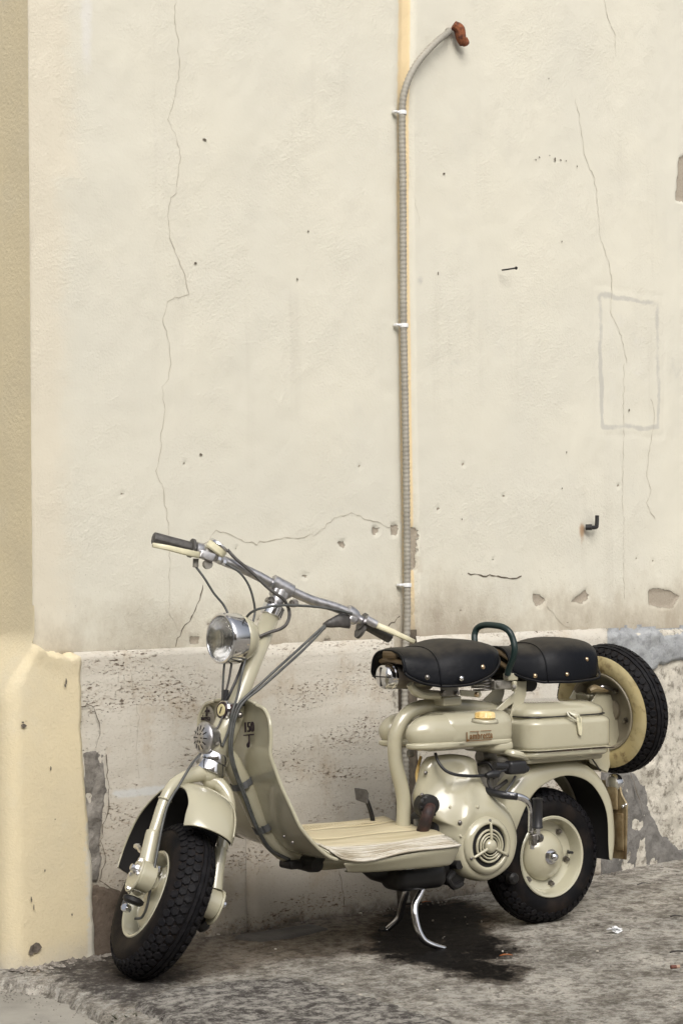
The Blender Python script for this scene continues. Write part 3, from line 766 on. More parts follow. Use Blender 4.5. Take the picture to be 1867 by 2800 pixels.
# cracks: thin jagged ribbons lying in the surface
def crack(pts, w=0.0012, y=STUCCO_Y, name='crack', mat=None, jit=0.004, step=0.012, parent=WALL, fade=True):
    P = [np.array(p[:2]) for p in pts]; out = []
    for a, b in zip(P[:-1], P[1:]):
        n = max(1, int(np.linalg.norm(b - a) / step))
        for k in range(n):
            q = a + (b - a) * k / n + RNG.normal(0, jit, 2) * (0.35 if k == 0 else .6); out.append(q)
    out.append(P[-1]); V = []; F = []
    m = len(out)
    for i, q in enumerate(out):
        t = out[min(i + 1, m - 1)] - out[max(i - 1, 0)]; t /= (np.linalg.norm(t) + 1e-9); nrm = np.array([-t[1], t[0]])
        ww = w * RNG.uniform(.2, 1.2) * (.55 + .9 * float(fbm(np.array([q[0] * 9]), np.array([q[1] * 9]), 77)[0]))
        ry = float((fbm(np.array([q[0] * 5]), np.array([q[1] * 5]), 51)[0] - .5) * RA + (fbm(np.array([q[0] * 30]), np.array([q[1] * 30]), 61, 3)[0] - .5) * RB) if y == STUCCO_Y else 0
        yb = y - ry - 0.0012 if y == STUCCO_Y else y - .0045
        V += [(q[0] - nrm[0] * ww, yb, q[1] - nrm[1] * ww), (q[0] + nrm[0] * ww, yb, q[1] + nrm[1] * ww)]
    for i in range(m - 1): F.append((2 * i, 2 * i + 1, 2 * i + 3, 2 * i + 2))
    return mesh_obj(name, V, F, mat or M_CRACKL, parent, False)
crack([(0.285,2.5299),(0.2828,2.46),(0.2961,2.4125),(0.2974,2.3234),(0.2839,2.2519),(0.2582,2.1939),(0.2888,2.1437),(0.2983,2.0953),(0.2807,1.9943),(0.263,1.9825),(0.2499,1.9318),(0.2567,1.8833),(0.2786,1.8362),(0.3032,1.7941),(0.3238,1.7266)], .0011)
crack([(0.3238,1.7266),(0.252,1.7041),(0.2351,1.6459),(0.2531,1.5982),(0.26,1.5496),(0.2494,1.4951),(0.228,1.4695),(0.2384,1.4114),(0.2291,1.3622),(0.2222,1.3035),(0.2055,1.2466),(0.227,1.1965),(0.2445,1.109),(0.2458,1.0116),(0.2476,0.8656),(0.2782,0.821)], .0009)
crack([(2.0781,2.8488),(2.0987,2.7798),(2.1349,2.7314),(2.1367,2.6529)], .0009)
crack([(1.9306,2.4898),(1.9601,2.3631),(1.9733,2.3054),(2.0209,2.2396),(2.0312,2.1332),(2.0439,2.0508),(2.088,1.9652),(2.0988,1.8761),(2.0898,1.8094),(2.1295,1.7582),(2.1681,1.6486)], .0012)
crack([(2.1548,1.6454),(2.1498,1.5187),(2.1449,1.3983),(2.1339,1.1821),(2.1396,1.1103),(2.1353,1.0145),(2.1373,0.871)], .0010)
crack([(2.2911,1.5374),(2.3127,1.4773),(2.2918,1.4155),(2.2748,1.3541),(2.2612,1.2748),(2.2832,1.2327),(2.2571,1.1898),(2.3038,1.1356)], .0010)
crack([(0.3314,1.0506),(0.3696,1.0535),(0.4086,1.0933),(0.4733,1.0756),(0.5125,1.0586),(0.5523,1.0526),(0.6332,1.0689),(0.7294,1.0712),(0.7856,1.0869),(0.8572,1.129),(0.915,1.1432),(0.973,1.1247),(1.0319,1.1145),(1.0989,1.0935)], .0010)
crack([(1.3971,0.9639),(1.4649,0.9555),(1.5059,0.9573),(1.5971,0.9462),(1.6393,0.9537)], .0022, mat=M_CRACK)
crack([(0.3579,0.942),(0.3485,0.9027),(0.3317,0.8784),(0.3161,0.8444),(0.2907,0.8236),(0.2742,0.8016),(0.2677,0.7794)], .0022, mat=M_CRACK)
crack([(1.757,0.8547),(1.817,0.8072),(1.8606,0.7887),(1.8724,0.7651)], .0014)
crack([(1.0563,0.8133),(1.0942,0.8359),(1.1049,0.841)], .0015, mat=M_CRACK)
crack([(1.2151,2.0015),(1.1572,2.203)], .0003)
for pts in ([(-0.0678,0.7609),(-0.068,0.6398),(-0.0277,0.6368),(-0.0073,0.5945),(-0.0054,0.5615),(-0.0196,0.5297)],):
    crack(pts, .0016, y=-.003, mat=M_CRACK)
crack([(0.8226,0.1649), (0.8278,0.1386), (0.8393,0.0651), (0.8458,0.0283)], .0012, y=0.0, mat=M_CRACK)
crack([(0.0115,0.5117), (0.0169,0.4662), (0.0195,0.3909), (0.0085,0.3449), (-0.0072,0.2902), (0.0086,0.2466), (-0.0118,0.1898), (0.0252,0.169), (0.0778,0.1387)], .0018, y=-.004, mat=M_CRACK)
crack([(0.0966,0.7263),(0.1077,0.6545),(0.1226,0.6013),(0.1147,0.5352),(0.1207,0.4396)], .0008, y=0.0, mat=M_CRACKL)
crack([(2.1101,0.3137), (2.1331,0.2645), (2.1509,0.2275), (2.1684,0.1785)], .0016, y=-.012, mat=M_CRACK)
crack([(2.1536,-0.0339), (2.2105,-0.0221), (2.3256,-0.0161)], .0010, y=-.012, mat=M_CRACK)

# scattered pock marks and nail holes in the stucco
V = []; F = []
def pock(s, z, rx, rz, y):
    n0 = len(V); k = 7
    for i in range(k):
        a = 2 * math.pi * i / k; q = random.uniform(.6, 1.15)
        V.append((s + rx * q * math.cos(a), y, z + rz * q * math.sin(a)))
    F.append(tuple(range(n0, n0 + k)))
for p, a, b in [((0.7599,1.9412), .004, .005), ((0.7159,1.8018), .004, .005), ((0.3831,2.154), .008, .004), ((1.7984,2.5351), .003, .003), ((1.85,2.0187), .003, .004),
                ((1.8575,1.3453), .003, .005), ((1.8319,1.2305), .003, .003), ((1.3172,2.1731), .006, .004), ((1.286,1.8673), .003, .006), ((0.3465,1.8128), .005, .004),
                ((1.8242,2.2785), .004, .008), ((1.749,2.2772), .004, .004), ((1.8507,2.2806), .005, .003), ((1.9309,2.2704), .003, .003), ((1.7314,2.2669), .003, .004), ((1.7981,2.2892), .003, .002), ((1.8774,2.2815), .004, .002),
                ((2.1755,1.4934), .004, .007), ((1.3715,1.128), .004, .004), ((0.3601,1.2948), .007, .004)]:
    ry = float((fbm(np.array([p[0] * 5]), np.array([p[1] * 5]), 51)[0] - .5) * RA)
    pock(p[0], p[1], a, b, STUCCO_Y - ry - .0025)
mesh_obj('pock_marks', V, F, simple('pock_shadow', (0.13, 0.11, 0.085), .95), WALL, False)['kind'] = 'stuff'

V = []; F = []
for p, a, b in [((-0.2456,0.5996), .010, .006), ((-0.2499,0.6089), .005, .003), ((-0.1672,0.4897), .003, .006), ((-0.1179,0.7057), .003, .010), ((-0.1203,0.6948), .003, .005), ((-0.229,0.1676), .003, .010), ((-0.2215,0.1486), .002, .007), ((-0.106,0.1168), .003, .004), ((-0.1552,0.3605), .002, .002), ((-0.1876,0.2357), .002, .004), ((-0.2137,0.0462), .014, .018), ((-0.2291,0.0428), .010, .012)]:
    pock(p[0], p[1], a, b, -.0178)
mesh_obj('scuff_marks', V, F, simple('scuff_dark', (0.16, 0.135, 0.11), .95, var=.5, vs=120), WALL, False)['kind'] = 'stuff'  # dark smudges, small chips and a broken notch, drawn flat

# ================================================================== CONDUIT
def wpt(p, off): return (p[0], -off, p[1])
CON = empty('conduit', [-0.626592, 5.468418, 0.0], 0.752162, 'grey corrugated plastic conduit running up the cream wall to a rusty hole', 'conduit')
cp = [wpt((1.3457,2.6135), -.02), wpt((1.308,2.5942), .012), wpt((1.2442,2.5471), .014), wpt((1.173,2.4754), .010), wpt((1.135,2.4041), .004), wpt((1.1229,2.3261), .0),
      wpt((1.1221,2.1196), 0), wpt((1.1197,1.9025), 0), wpt((1.1174,1.6967), 0), wpt((1.1193,1.4701), 0), wpt((1.1204,1.2007), 0), wpt((1.1185,0.932), .0), wpt((1.1146,0.8034), .0), wpt((1.107,0.718), -.002), wpt((1.104,0.5577), -.004), wpt((1.1071,0.3974), -.006), wpt((1.1047,0.1845), -.006), wpt((1.1044,0.0037), -.006)]
path = catmull(cp, 14)
# resample by arc length: two rings per corrugation
Lc = np.concatenate([[0], np.cumsum([np.linalg.norm(b - a) for a, b in zip(path[:-1], path[1:])])])
nseg = int(Lc[-1] / 0.0032); tt = np.linspace(0, Lc[-1], nseg)
PP = np.stack([np.interp(tt, Lc, np.array(path)[:, k]) for k in range(3)], 1)
V, F = tube([p for p in PP], [0.0100 + (0.0007 if (i // 2) % 2 else -0.0004) for i in range(nseg)], 10, smooth_path=False)
mesh_obj('corrugated_pipe', V, F, M_CONDUIT, CON, True)
for p in ((1.1244,2.3285), (1.1189,1.6968), (1.1185,0.932)):
    mb = MB().add(lathe([(.0118, -.006), (.0128, -.005), (.0128, .005), (.0118, .006)], (p[0], 0, p[1]), (0, 0, 1), 18))
    mb.add(rbox((p[0] - .020, .008, p[1] + .001), (.018, .016, .007), .002, 2))
    mb.build('clip', M_WHITE, CON)
hole = empty('rusted_bracket', [-0.626592, 5.468418, 0.0], 0.752162, 'rusted red iron bracket stub in the wall hole at the conduit top', 'bracket')
mb = MB().add(tube([wpt((1.3468,2.6269), .000), wpt((1.3625,2.6149), .008), wpt((1.3685,2.5901), .010), wpt((1.381,2.572), .008)], [.014, .018, .016, .012], 10, 6))
mb.build('iron_stub', M_RUSTY2, hole)
mb = MB().add(tube([wpt((1.3777,2.5714), .010), wpt((1.3907,2.578), .012), wpt((1.3894,2.5936), .010)], [.008, .009, .005], 8, 5)); mb.build('hook_end', M_RUSTY2, hole)
hk = empty('wall_hook', [-0.626592, 5.468418, 0.0], 0.752162, 'dark iron L-shaped hook with rust stain low on the right wall', 'hook')
mb = MB().add(tube([wpt((1.9376,1.1068), -.01), wpt((1.9484,1.1068), .006)], .010, 10, 3)).add(tube([wpt((1.943,1.1056), .0), wpt((1.9701,1.1069), .004), wpt((1.9739,1.114), .005), wpt((1.9764,1.1447), .005)], .0065, 8, 4))
mb.build('hook', M_BLACK, hk)
pl = (1.9339,1.1021)
nl = empty('wall_nail', [-0.626592, 5.468418, 0.0], 0.752162, 'small bent black nail sticking out of bare cream wall', 'nail')
mb = MB().add(tube([wpt((1.5538,1.8998), -.005), wpt((1.5572,1.9001), .018), wpt((1.5874,1.9062), .022)], .0026, 6, 3)).add(lathe([(.005, 0), (.005, .003)], wpt((1.5874,1.9062), .022), (1, 0, 0), 8))
mb.build('nail', M_BLACK, nl)

# ================================================================== SCOOTER
SCO = empty('motor_scooter', [0.558793, 5.893167, 0.0], -2.545164, 'vintage beige motor scooter on its centre stand with front wheel turned', 'scooter')
U, Vv, Zz = Vector((1, 0, 0)), Vector((0, 1, 0)), Vector((0, 0, 1))
AX0 = Vector([1.076445, 0.0, 0.493383]); EM = Matrix([[0.156133, 0.984808, 0.076001], [-0.885475, 0.173648, -0.431022], [-0.437671, -0.0, 0.899135]])      # rows: steered forward, lateral (left), axis up
EMT = EM.transposed()
STEER = Matrix.Translation(AX0) @ EMT.to_4x4()
def st(p): return tuple(STEER @ Vector(p))
E1, E2, E3 = [Vector(EM[i]) for i in range(3)]
def part(mb, name, mat, parent=SCO, smooth=None, **kw):
    if isinstance(mb, MB): return mb.build(name, mat, parent, smooth, **kw)
    return mesh_obj(name, mb[0], mb[1], mat, parent, smooth, **kw)
def straight(P, k=0): return [P[0], P[-1]]

# ---------------------------------------------------------------- wheels
TR, TA = 0.187, 0.051            # tyre radius, section radius
def tyre_prof(TR=.187, TA=.051, wide=1.0):
    rc = TR - TA; pr = []
    for k in range(-8, 9):
        a = R_(k * 15.5); rr = TA - (0.0045 if abs(k) < 5 else 0.0)
        pr.append((rc + rr * math.cos(a), rr * math.sin(a) * wide))
    pr = [(0.106, -0.040)] + pr + [(0.106, 0.040)]
    return pr
def tread(rows, count=46, size=0.0125, TR=.187, TA=.051):
    """hexagonal blocks standing proud of the carcass, plus two circumferential ribs"""
    rc = TR - TA; V = []; F = []
    def P(th, s, h):
        ph = s / TA; r = rc + (TA + h) * math.cos(ph)
        return (r * math.sin(th), (TA + h) * math.sin(ph), r * math.cos(th))
    for row, s0 in enumerate(rows):
        for k in range(count):
            th0 = 2 * math.pi * (k + 0.5 * (row % 2)) / count
            n0 = len(V)
            for h, f in ((-0.005, 1.0), (-0.0008, 0.94), (0.0, 0.80)):
                for q in range(6):
                    a = math.pi / 3 * q + math.pi / 6
                    V.append(P(th0 + size * f * math.sin(a) * 0.93 / TR, s0 + size * f * math.cos(a) * .93, h))
            for lv in (0, 1):
                for q in range(6):
                    a, b = n0 + lv * 6 + q, n0 + lv * 6 + (q + 1) % 6; F.append((a, b, b + 6, a + 6))
            F.append(tuple(n0 + 12 + q for q in range(6)))
    for s0, hw in ((0.0055, .0050), (0.0185, .0050)):
        n0 = len(V); N = 96
        for k in range(N):
            th = 2 * math.pi * k / N; w = hw * (1 + .22 * math.sin(k * 2 * math.pi / 4))
            for s, h in ((s0 - w, -.005), (s0 - w * .9, -.001), (s0 + w * .9, -.001), (s0 + w, -.005)): V.append(P(th, s, h))
        for k in range(N):
            for q in range(3):
                a = n0 + k * 4 + q; b = n0 + ((k + 1) % N) * 4 + q; F.append((a, a + 1, b + 1, b))
    return V, F
HEXROWS = (-0.047, -0.0300, -0.0125, 0.0365, 0.0540)
def wheel(name, MW, parent=SCO, side=1, whitewall=False, rim_mat=None, TR=.187, TA=.051):
    """MW maps wheel space (axle = y) to scooter space; side = which y side shows its dish"""
    s = side
    rim = MB()
    prof = [(0.1095, 0.044), (0.112, 0.0475), (0.1095, 0.050), (0.104, 0.0485), (0.100, 0.040), (0.0985, 0.024), (0.094, 0.012), (0.084, 0.008), (0.070, 0.006), (0.024, 0.006)]
    rim.add(lathe([(r, h * s) for r, h in prof], n=56, cap=False), MW)
    prof2 = [(0.1095, -0.044), (0.112, -0.0475), (0.1095, -0.050), (0.104, -0.0485), (0.100, -0.040), (0.0985, -0.024), (0.094, -0.004), (0.084, 0.002), (0.024, 0.002)]
    rim.add(lathe([(r, h * s) for r, h in prof2], n=56, cap=False), MW)
    W_ = part(rim, name, rim_mat or M_PAINT2)
    if parent is not SCO: W_.parent = parent
    ty = MB().add(lathe(tyre_prof(TR, TA), n=72, cap=False), MW); part(ty, 'tyre', M_RUBBER, W_, True)
    tr = MB().add(tread([x * TA / .051 for x in HEXROWS], 46, .0125 * TR / .187, TR, TA), MW); o = part(tr, 'tread', M_TREAD, W_, False)
    if whitewall:
        rc = TR - TA; pr = []
        for k in range(0, 7):
            a = R_(62 + k * 8.5); pr.append((rc + (TA + .0012) * math.cos(a), (TA + .0012) * math.sin(a) * s))
        pr.append((0.1115, 0.0455 * s))
        part(MB().add(lathe(pr, n=72, cap=False), MW), 'whitewall', M_WHITEWALL, W_, True)
    return W_
# rear wheel
MR = Matrix.Translation(((0.0249,0.05,0.1875)[0], 0.0, (0.0249,0.05,0.1875)[2] - .002))
RW = wheel('rear_wheel', MR)
RWC = MR.translation
part(MB().add(lathe([(0.070, .0065), (0.068, .012), (0.062, .022), (0.050, .032), (0.034, .039), (0.018, .0425), (0, .0435)], n=48), MR), 'hub_cap', M_PAINT, RW, True)
mb = MB().add(lathe([(.021, .039), (.021, .044)], n=24), MR).add(lathe([(.0155, .044), (.0155, .055), (.013, .058)], n=6), MR).add(lathe([(.0125, .058), (.011, .062), (.006, .066), (0, .067)], n=20), MR)
part(mb, 'axle_nut', M_CHROME, RW)
for k in range(6):
    a = R_(12 + 60 * k); c_ = MR @ Vector((.083 * math.cos(a), .0075, .083 * math.sin(a)))
    part(MB().add(bolt(c_, (0, 1, 0), .0072, .011)).add(cyl(c_, c_ + Vector((0, .015, 0)), .0035, 10)), 'wheel_nut', M_STEEL, RW)
c_ = MR @ Vector((-.088, .012, .004)); part(MB().add(tube([c_, c_ + Vector((.012, .016, 0)), c_ + Vector((.010, .03, 0))], .0042, 8, 4)), 'valve', M_CABLEB, RW)

# spare wheel on its carrier behind the pillion
nS = Vector((math.cos(R_(9)) * math.cos(R_(8)), math.sin(R_(9)) * math.cos(R_(8)), -math.sin(R_(8))))
xS = Vector((nS.z * 0 + nS.y, -nS.x, 0)).normalized(); zS = xS.cross(nS)
cS = Vector((-0.2407,0,0.576)) 
MS = Matrix.Translation(cS) @ Matrix((xS, nS, zS)).transposed().to_4x4()
SW = wheel('spare_wheel', MS, side=1, whitewall=True, rim_mat=simple('shade_tinted_rim', (.30, .265, .195), .45, 0, var=.25, vs=20))  # rim paint darkened: shade inside the spare is put into its colour
cr = MB()
cr.add(lathe([(.082, .004), (.080, -.006), (.030, -.010), (0, -.010)], n=40), MS)
cr.add(lathe([(.036, .008), (.034, .014), (.012, .020), (0, .020)], n=30), MS)
part(cr, 'carrier_plate', simple('shade_tinted_paint', (.26, .225, .165), .5, 0, var=.3, vs=18), SW)  # same scooter paint, darkened to paint in the shade within the wheel
for k in range(4):
    a = R_(30 + 90 * k); c_ = MS @ Vector((.06 * math.cos(a), .006, .06 * math.sin(a)))
    part(MB().add(bolt(c_, nS, .007, .01)), 'wheel_nut', M_STEEL, SW)
# carrier struts: folded ribbed support that runs from behind the toolbox down to the fender
car = MB()
o1 = [(-0.1712,0.02,0.6293), (-0.2198,0.02,0.617), (-0.2575,0.02,0.5224), (-0.2044,0.02,0.3998), (-0.1842,0.02,0.4072), (-0.1375,0.02,0.4315), (-0.1133,0.02,0.5603)]
sh = lambda p, d: (p[0], p[1] + d, p[2])
car.add(plate([sh(p, 0) for p in o1], (0, 1, 0), .003)).add(plate([sh(p, -.10) for p in o1], (0, 1, 0), .003))
for a, b in zip(o1[1:4], o1[2:5]): car.add(plate([sh(a, 0), sh(b, 0), sh(b, -.10), sh(a, -.10)], (Vector(b) - Vector(a)).cross(Vv), .003))
for k in range(3):
    d_ = -.010 - k * .016; car.add(tube([Vector(sh(o1[1], d_)) + Vector((.05, 0, 0)), Vector(sh(o1[2], d_)) + Vector((.055, 0, 0)), Vector(sh(o1[2], d_)) + Vector((.05, 0, -.09))], .006, 8, 3))
car.add(plate([Vector(sh(o1[1], -.004)) + Vector((.045, 0, 0)), Vector(sh(o1[2], -.004)) + Vector((.05, 0, -.10)), Vector(sh(o1[2], -.096)) + Vector((.05, 0, -.10)), Vector(sh(o1[1], -.096)) + Vector((.045, 0, 0))], (1, 0, .2), .003))
CARR = part(car, 'spare_carrier', M_PAINT, mods=(bevel(.002),))
part(MB().add(tube([(-0.1791,-0,0.6334), (-0.1958,0.02,0.6406), (-0.2364,0.02,0.6235), (-0.2791,0.02,0.5627), (-0.284,0.02,0.5366), (-0.2876,0,0.5146)], .0045, 8)), 'wire_clip', M_ALU, CARR)
part(MB().add(tube([(-0.1316,0.03,0.6324), (-0.1532,0.03,0.6376), (-0.2004,0.03,0.6285)], [.008, .012, .004], 8)), 'wing_lever', M_PLATE, CARR)

# front wheel, steered
FWC = Vector((0.038, -0.002, -0.352))
MF = STEER @ Matrix.Translation(FWC)
FWH = wheel('front_wheel', MF, side=-1, TR=.1975, TA=.0555)
part(MB().add(lathe([(.062, -.006), (.076, -.008), (.078, -.026), (.074, -.030), (.070, -.033), (.056, -.036), (.030, -.040), (.014, -.044), (0, -.044)], n=40), MF), 'brake_drum', M_PAINT2, FWH)
part(MB().add(lathe([(.079, -.012), (.083, -.014), (.083, -.019), (.079, -.021)], n=48, cap=False), MF), 'drum_rim', M_ALU, FWH)
for k in range(6):
    a = R_(20 + 60 * k); c_ = FWC + Vector((.086 * math.cos(a), -.0085, .086 * math.sin(a)))
    part(MB().add(bolt(st(c_), -E2, .006, .010)), 'wheel_nut', M_STEEL, FWH)
part(MB().add(lathe([(.062, .006), (.066, .020), (.050, .034), (.014, .040), (0, .040)], n=36), MF), 'hub_drum', M_PAINT2, FWH)

# ---------------------------------------------------------------- fork
FT = 0.0145
lf = [(-0,0.015,-0.0152), (0.006,-0.0105,-0.021), (0.016,-0.0397,-0.039), (0.026,-0.0631,-0.0574), (0.036,-0.0844,-0.0826), (0.046,-0.0949,-0.1108), (0.052,-0.0972,-0.1422), (0.06,-0.0973,-0.1847), (0.068,-0.0966,-0.2267), (0.08,-0.0924,-0.2826), (0.088,-0.0888,-0.319)]
rt = [(-0,0.0217,-0.0183), (0.006,0.0095,-0.0331), (0.014,0.0265,-0.0338), (0.024,0.0421,-0.0408), (0.034,0.0563,-0.0543), (0.042,0.0713,-0.0828), (0.052,0.0772,-0.1264), (0.064,0.0802,-0.1727), (0.076,0.0809,-0.2157), (0.086,0.086,-0.2548), (0.092,0.0898,-0.2793)]
fk = MB()
fk.add(tube([st(p) for p in lf], [.024, .022, .0185, .0165, .0155, .015, .0148, .0145, .0145, .0145], 16, 6)); fk.add(tube([st(p) for p in rt], [.024, .022, .0185, .0165, .0155, .015, .0148, .0145, .0145, .0145], 16, 6))
fk.add(lathe([(.030, .010), (.033, .004), (.033, -.012), (.026, -.026), (.010, -.034), (0, -.034)], st((0, 0, -.012)), E3, 28))
FORK = part(fk, 'front_fork', M_PAINT, smooth=True)
for P in (lf, rt):
    a, b = Vector(st(P[3])), Vector(st(P[4])); m_ = a.lerp(b, .02); d_ = (b - a).normalized()
    part(MB().add(tube([m_, m_ + d_ * .005], .0172, 18, 2)), 'fork_collar', M_PAINT, FORK)
    a, b = Vector(st(P[-2])), Vector(st(P[-1])); d_ = (b - a).normalized()
    part(MB().add(tube([a - d_ * .075, a - d_ * .066, a, b + d_ * .005], [.0148, .018, .019, .021], 18, 4)), 'fork_sleeve', M_PAINT, FORK)
# trailing-link housings at the fork feet: near side with oval bolted cover, far side with cap
def link(sd, cpx, covers):
    c_ = Vector(cpx); mb = MB(); dirn = E2 * sd
    base = Vector(st((c_.x, 0, c_.z))); a = base + dirn * .068; b = base + dirn * .112
    mb.add(lathe([(.032, 0), (.037, .004), (.037, .038), (.034, .042)], a, dirn, 30))
    H = part(mb, 'link_housing', M_PAINT)
    # arm back to the axle
    ax = Vector(st((FWC.x, 0, FWC.z))) + dirn * .072
    arm = MB().add(tube([base + dirn * .072, (base + dirn * .072).lerp(ax, .5), ax], [.024, .019, .016], 14, 5)); part(arm, 'link_arm', M_PAINT, H)
    part(MB().add(lathe([(.016, 0), (.016, .004), (.0105, .004), (.0105, .012), (.008, .014)], ax + dirn * .016, dirn, 6)), 'axle_nut', M_CHROME, H)
    up_ = (E3 * .93 + E1 * .3).normalized(); sdv = dirn.cross(up_).normalized()
    ol = []
    for k in range(28):
        t_ = 2 * math.pi * k / 28; ol.append(b + up_ * (.045 * math.sin(t_) - .004) + sdv * .036 * math.cos(t_) * (1 - .12 * math.sin(t_)))
    part(MB().add(plate(ol, dirn, .006)), 'cover_plate', M_PAINT, H, mods=(bevel(.0015),))
    for (x, y) in covers:
        part(MB().add(bolt(b + dirn * .003 + up_ * y + sdv * x, dirn, .0048, .005)), 'cover_bolt', M_CHROME, H)
    part(MB().add(lathe([(.013, 0), (.011, .006), (.009, .006), (.009, .014), (.007, .016)], b + dirn * .003 + up_ * .010, dirn, 8)), 'pivot_nut', M_CHROME, H)
    return H
L1 = link(-1, ((0.095,-0.0936,-0.3184)[0], 0, (0.095,-0.0927,-0.3206)[2]), [(0.006, .033), (-.022, .006), (.020, -.012), (-.010, -.038)])
L2 = link(1, ((0.095,0.1034,-0.3172)[0], 0, (0.095,0.1034,-0.3172)[2]), [(0.0, .030), (.020, -.020), (-.020, -.020)])
part(MB().add(lathe([(.018, 0), (.026, .004), (.026, .012), (.020, .018)], st((0.09,-0.0905,-0.3724)), -E3, 20)), 'rubber_buffer', M_BLACK, L1)
part(MB().add(tube([st((0.05,-0.0933,-0.3849)), st((0.05,-0.0921,-0.3972)), st((0.05,-0.0788,-0.4023))], .007, 8)), 'brake_lever_arm', M_STEEL, L1)
part(MB().add(lathe([(.011, 0), (.011, .016), (.008, .018)], st((0.05,-0.0804,-0.4016)), E2 * -1 + E1 * .6, 8)), 'clevis_nut', M_CHROME, L1)
for p in ((0.06,-0.0453,-0.2945), (0.06,-0.0407,-0.3083)):
    part(MB().add(lathe([(.0095, -.008), (.0095, .008)], st(p), E3, 12)).add(lathe([(.007, .008), (.007, .014)], st(p), E3, 6)), 'adjuster_nut', M_CHROME, L1)
part(MB().add(tube([st((0.02,0.1164,-0.2484)), st((0.02,0.1241,-0.2462))], .011, 6, 2, smooth_path=False)), 'fork_bolt', M_CHROME, L2)
part(MB().add(tube([st((0.02,-0.1015,-0.2523)), st((-0,-0.1048,-0.2531))], .007, 6, 2, smooth_path=False)).add(tube([st((0.03,-0.1011,-0.2557)), st((0.03,-0.1057,-0.2614))], .010, 6, 2, smooth_path=False)), 'fender_bolt', M_CHROME, L1)
part(MB().add(lathe([(.016, 0), (.021, .005), (.018, .022), (.010, .028)], st((0.045,0.1033,-0.3607)), E2 - E3 * .5, 16)), 'rubber_buffer', M_BLACK, L2)

# ---------------------------------------------------------------- front fender (steered): dome over the tyre, long tail behind it
def fender_front(off=0.0):
    rings = []; cx_, cz_ = .03, -.228
    for k in range(0, 25):
        a = R_(70 - k * 7.7)                      # angle from the top, forward positive
        f = k / 24
        ro = np.interp(k, [0, 4, 10, 16, 24], [.172, .172, .172, .180, .200]) - off
        wid = np.interp(k, [0, 3, 7, 12, 18, 24], [.068, .075, .080, .090, .108, .108]) - off * .6
        drop = np.interp(k, [0, 9, 11, 14, 24], [0, 0, .012, .045, .050]); pm = np.interp(k, [0, 1.5, 3, 7, 10, 12, 24], [.86, .84, .70, .70, .85, 1, 1])
        ring = []
        for j in range(-9, 10):
            t_ = j / 9
            cut = np.interp(k, [0, 9, 12, 24], [1, 1, .62, .55]) if t_ < 0 else 1
            p_ = min(abs(t_) / .72, 1) * math.pi / 2 * pm * cut
            y = math.copysign(wid * math.sin(p_), t_); r = ro - .050 * (1 - max(math.cos(p_), 0) ** .8)
            if abs(t_) > .72: r -= drop * (abs(t_) - .72) / .28 * (1 if cut == 1 else 0)
            ring.append(st((cx_ + r * math.sin(a), y, cz_ + r * math.cos(a))))
        rings.append(ring)
    return loft(rings, closed=False, caps=False)
FF = part(fender_front(), 'front_fender', M_PAINT, smooth=True, mods=(solidify(.003, 0), subsurf(1)))
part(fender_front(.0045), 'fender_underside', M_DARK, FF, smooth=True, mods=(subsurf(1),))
part(MB().add(tube([st((.03 + .1725 * math.sin(R_(a)), .052 * 1.0, -.228 + (.1725 - .050 * (1 - (1 - .43) ** .4)) * math.cos(R_(a)) )) for a in (66, 50, 34, 18, 2)], .0022, 6, 4)), 'fender_crease', M_PAINT, FF, True)

# ---------------------------------------------------------------- steering head and column
A0 = AX0; A1 = Vector((0.8738,-0,0.9097)); LA = (A1 - A0).length; D3 = (A1 - A0).normalized()
def on_axis(t): return A0 + D3 * t
col = MB().add(lathe([(.034, .032), (.034, .10), (.033, .14), (.028, .155), (.0245, .17), (.0238, LA - .045)], A0, D3, 32))
COLM = part(col, 'steering_column', M_PAINT, smooth=True)
part(MB().add(lathe([(.031, -.018), (.040, -.016), (.0405, -.012), (.037, .004), (.036, .010)], A0, D3, 36, cap=False)), 'lower_bearing_ring', M_CHROME, COLM)
part(MB().add(lathe([(.0345, .0105), (.038, .012), (.0385, .014), (.0385, .030), (.037, .033), (.034, .033)], A0, D3, 36, cap=False)), 'upper_bearing_ring', M_CHROME, COLM)
part(MB().add(lathe([(.024, LA - .052), (.0285, LA - .050), (.029, LA - .026), (.026, LA - .022), (.020, LA - .020)], A0, D3, 30)), 'column_nut', M_CHROME, COLM)
part(MB().add(lathe([(.019, LA - .03), (.019, LA + .035)], A0, D3, 24)), 'column_stem', M_ALU, COLM)

# handlebar
hb_r = [(-0,-0.2611,0.4783), (-0,-0.2237,0.4858), (-0,-0.1797,0.486), (-0,-0.1261,0.4897), (-0,-0.071,0.4907), (-0,-0.0255,0.4893), (-0,0.0001,0.4939)]
hb_l = [(-0,0.0001,0.4939), (-0,0.0311,0.4938), (-0,0.0879,0.4962), (-0,0.1412,0.5051), (-0,0.1868,0.5094), (-0,0.2337,0.5057), (-0,0.251,0.5053)]
H = part(MB().add(tube([st(p) for p in hb_r + hb_l[1:]], .0128, 18, 8)), 'handlebar', M_ALU, smooth=True)
a = Vector(st((-0,-0.0326,0.4932))); b = Vector(st((-0,0.03,0.4912)))
part(MB().add(lathe([(.017, 0), (.0205, .003), (.0205, (b - a).length - .003), (.017, (b - a).length)], a, b - a, 24)).add(rbox((a + b) / 2 - E3 * .012, (.045, .034, .04), .008, 3, axes=(E2, E1, E3))), 'bar_clamp', M_ALU, H)
for p in ((0.012,-0.0216,0.444), (0.02,0.0381,0.4626)):
    part(MB().add(lathe([(.010, -.010), (.010, .010)], st(p), E1, 10)).add(lathe([(.007, .01), (.007, .016)], st(p), E1, 6)), 'clamp_bolt', M_STEEL, H)
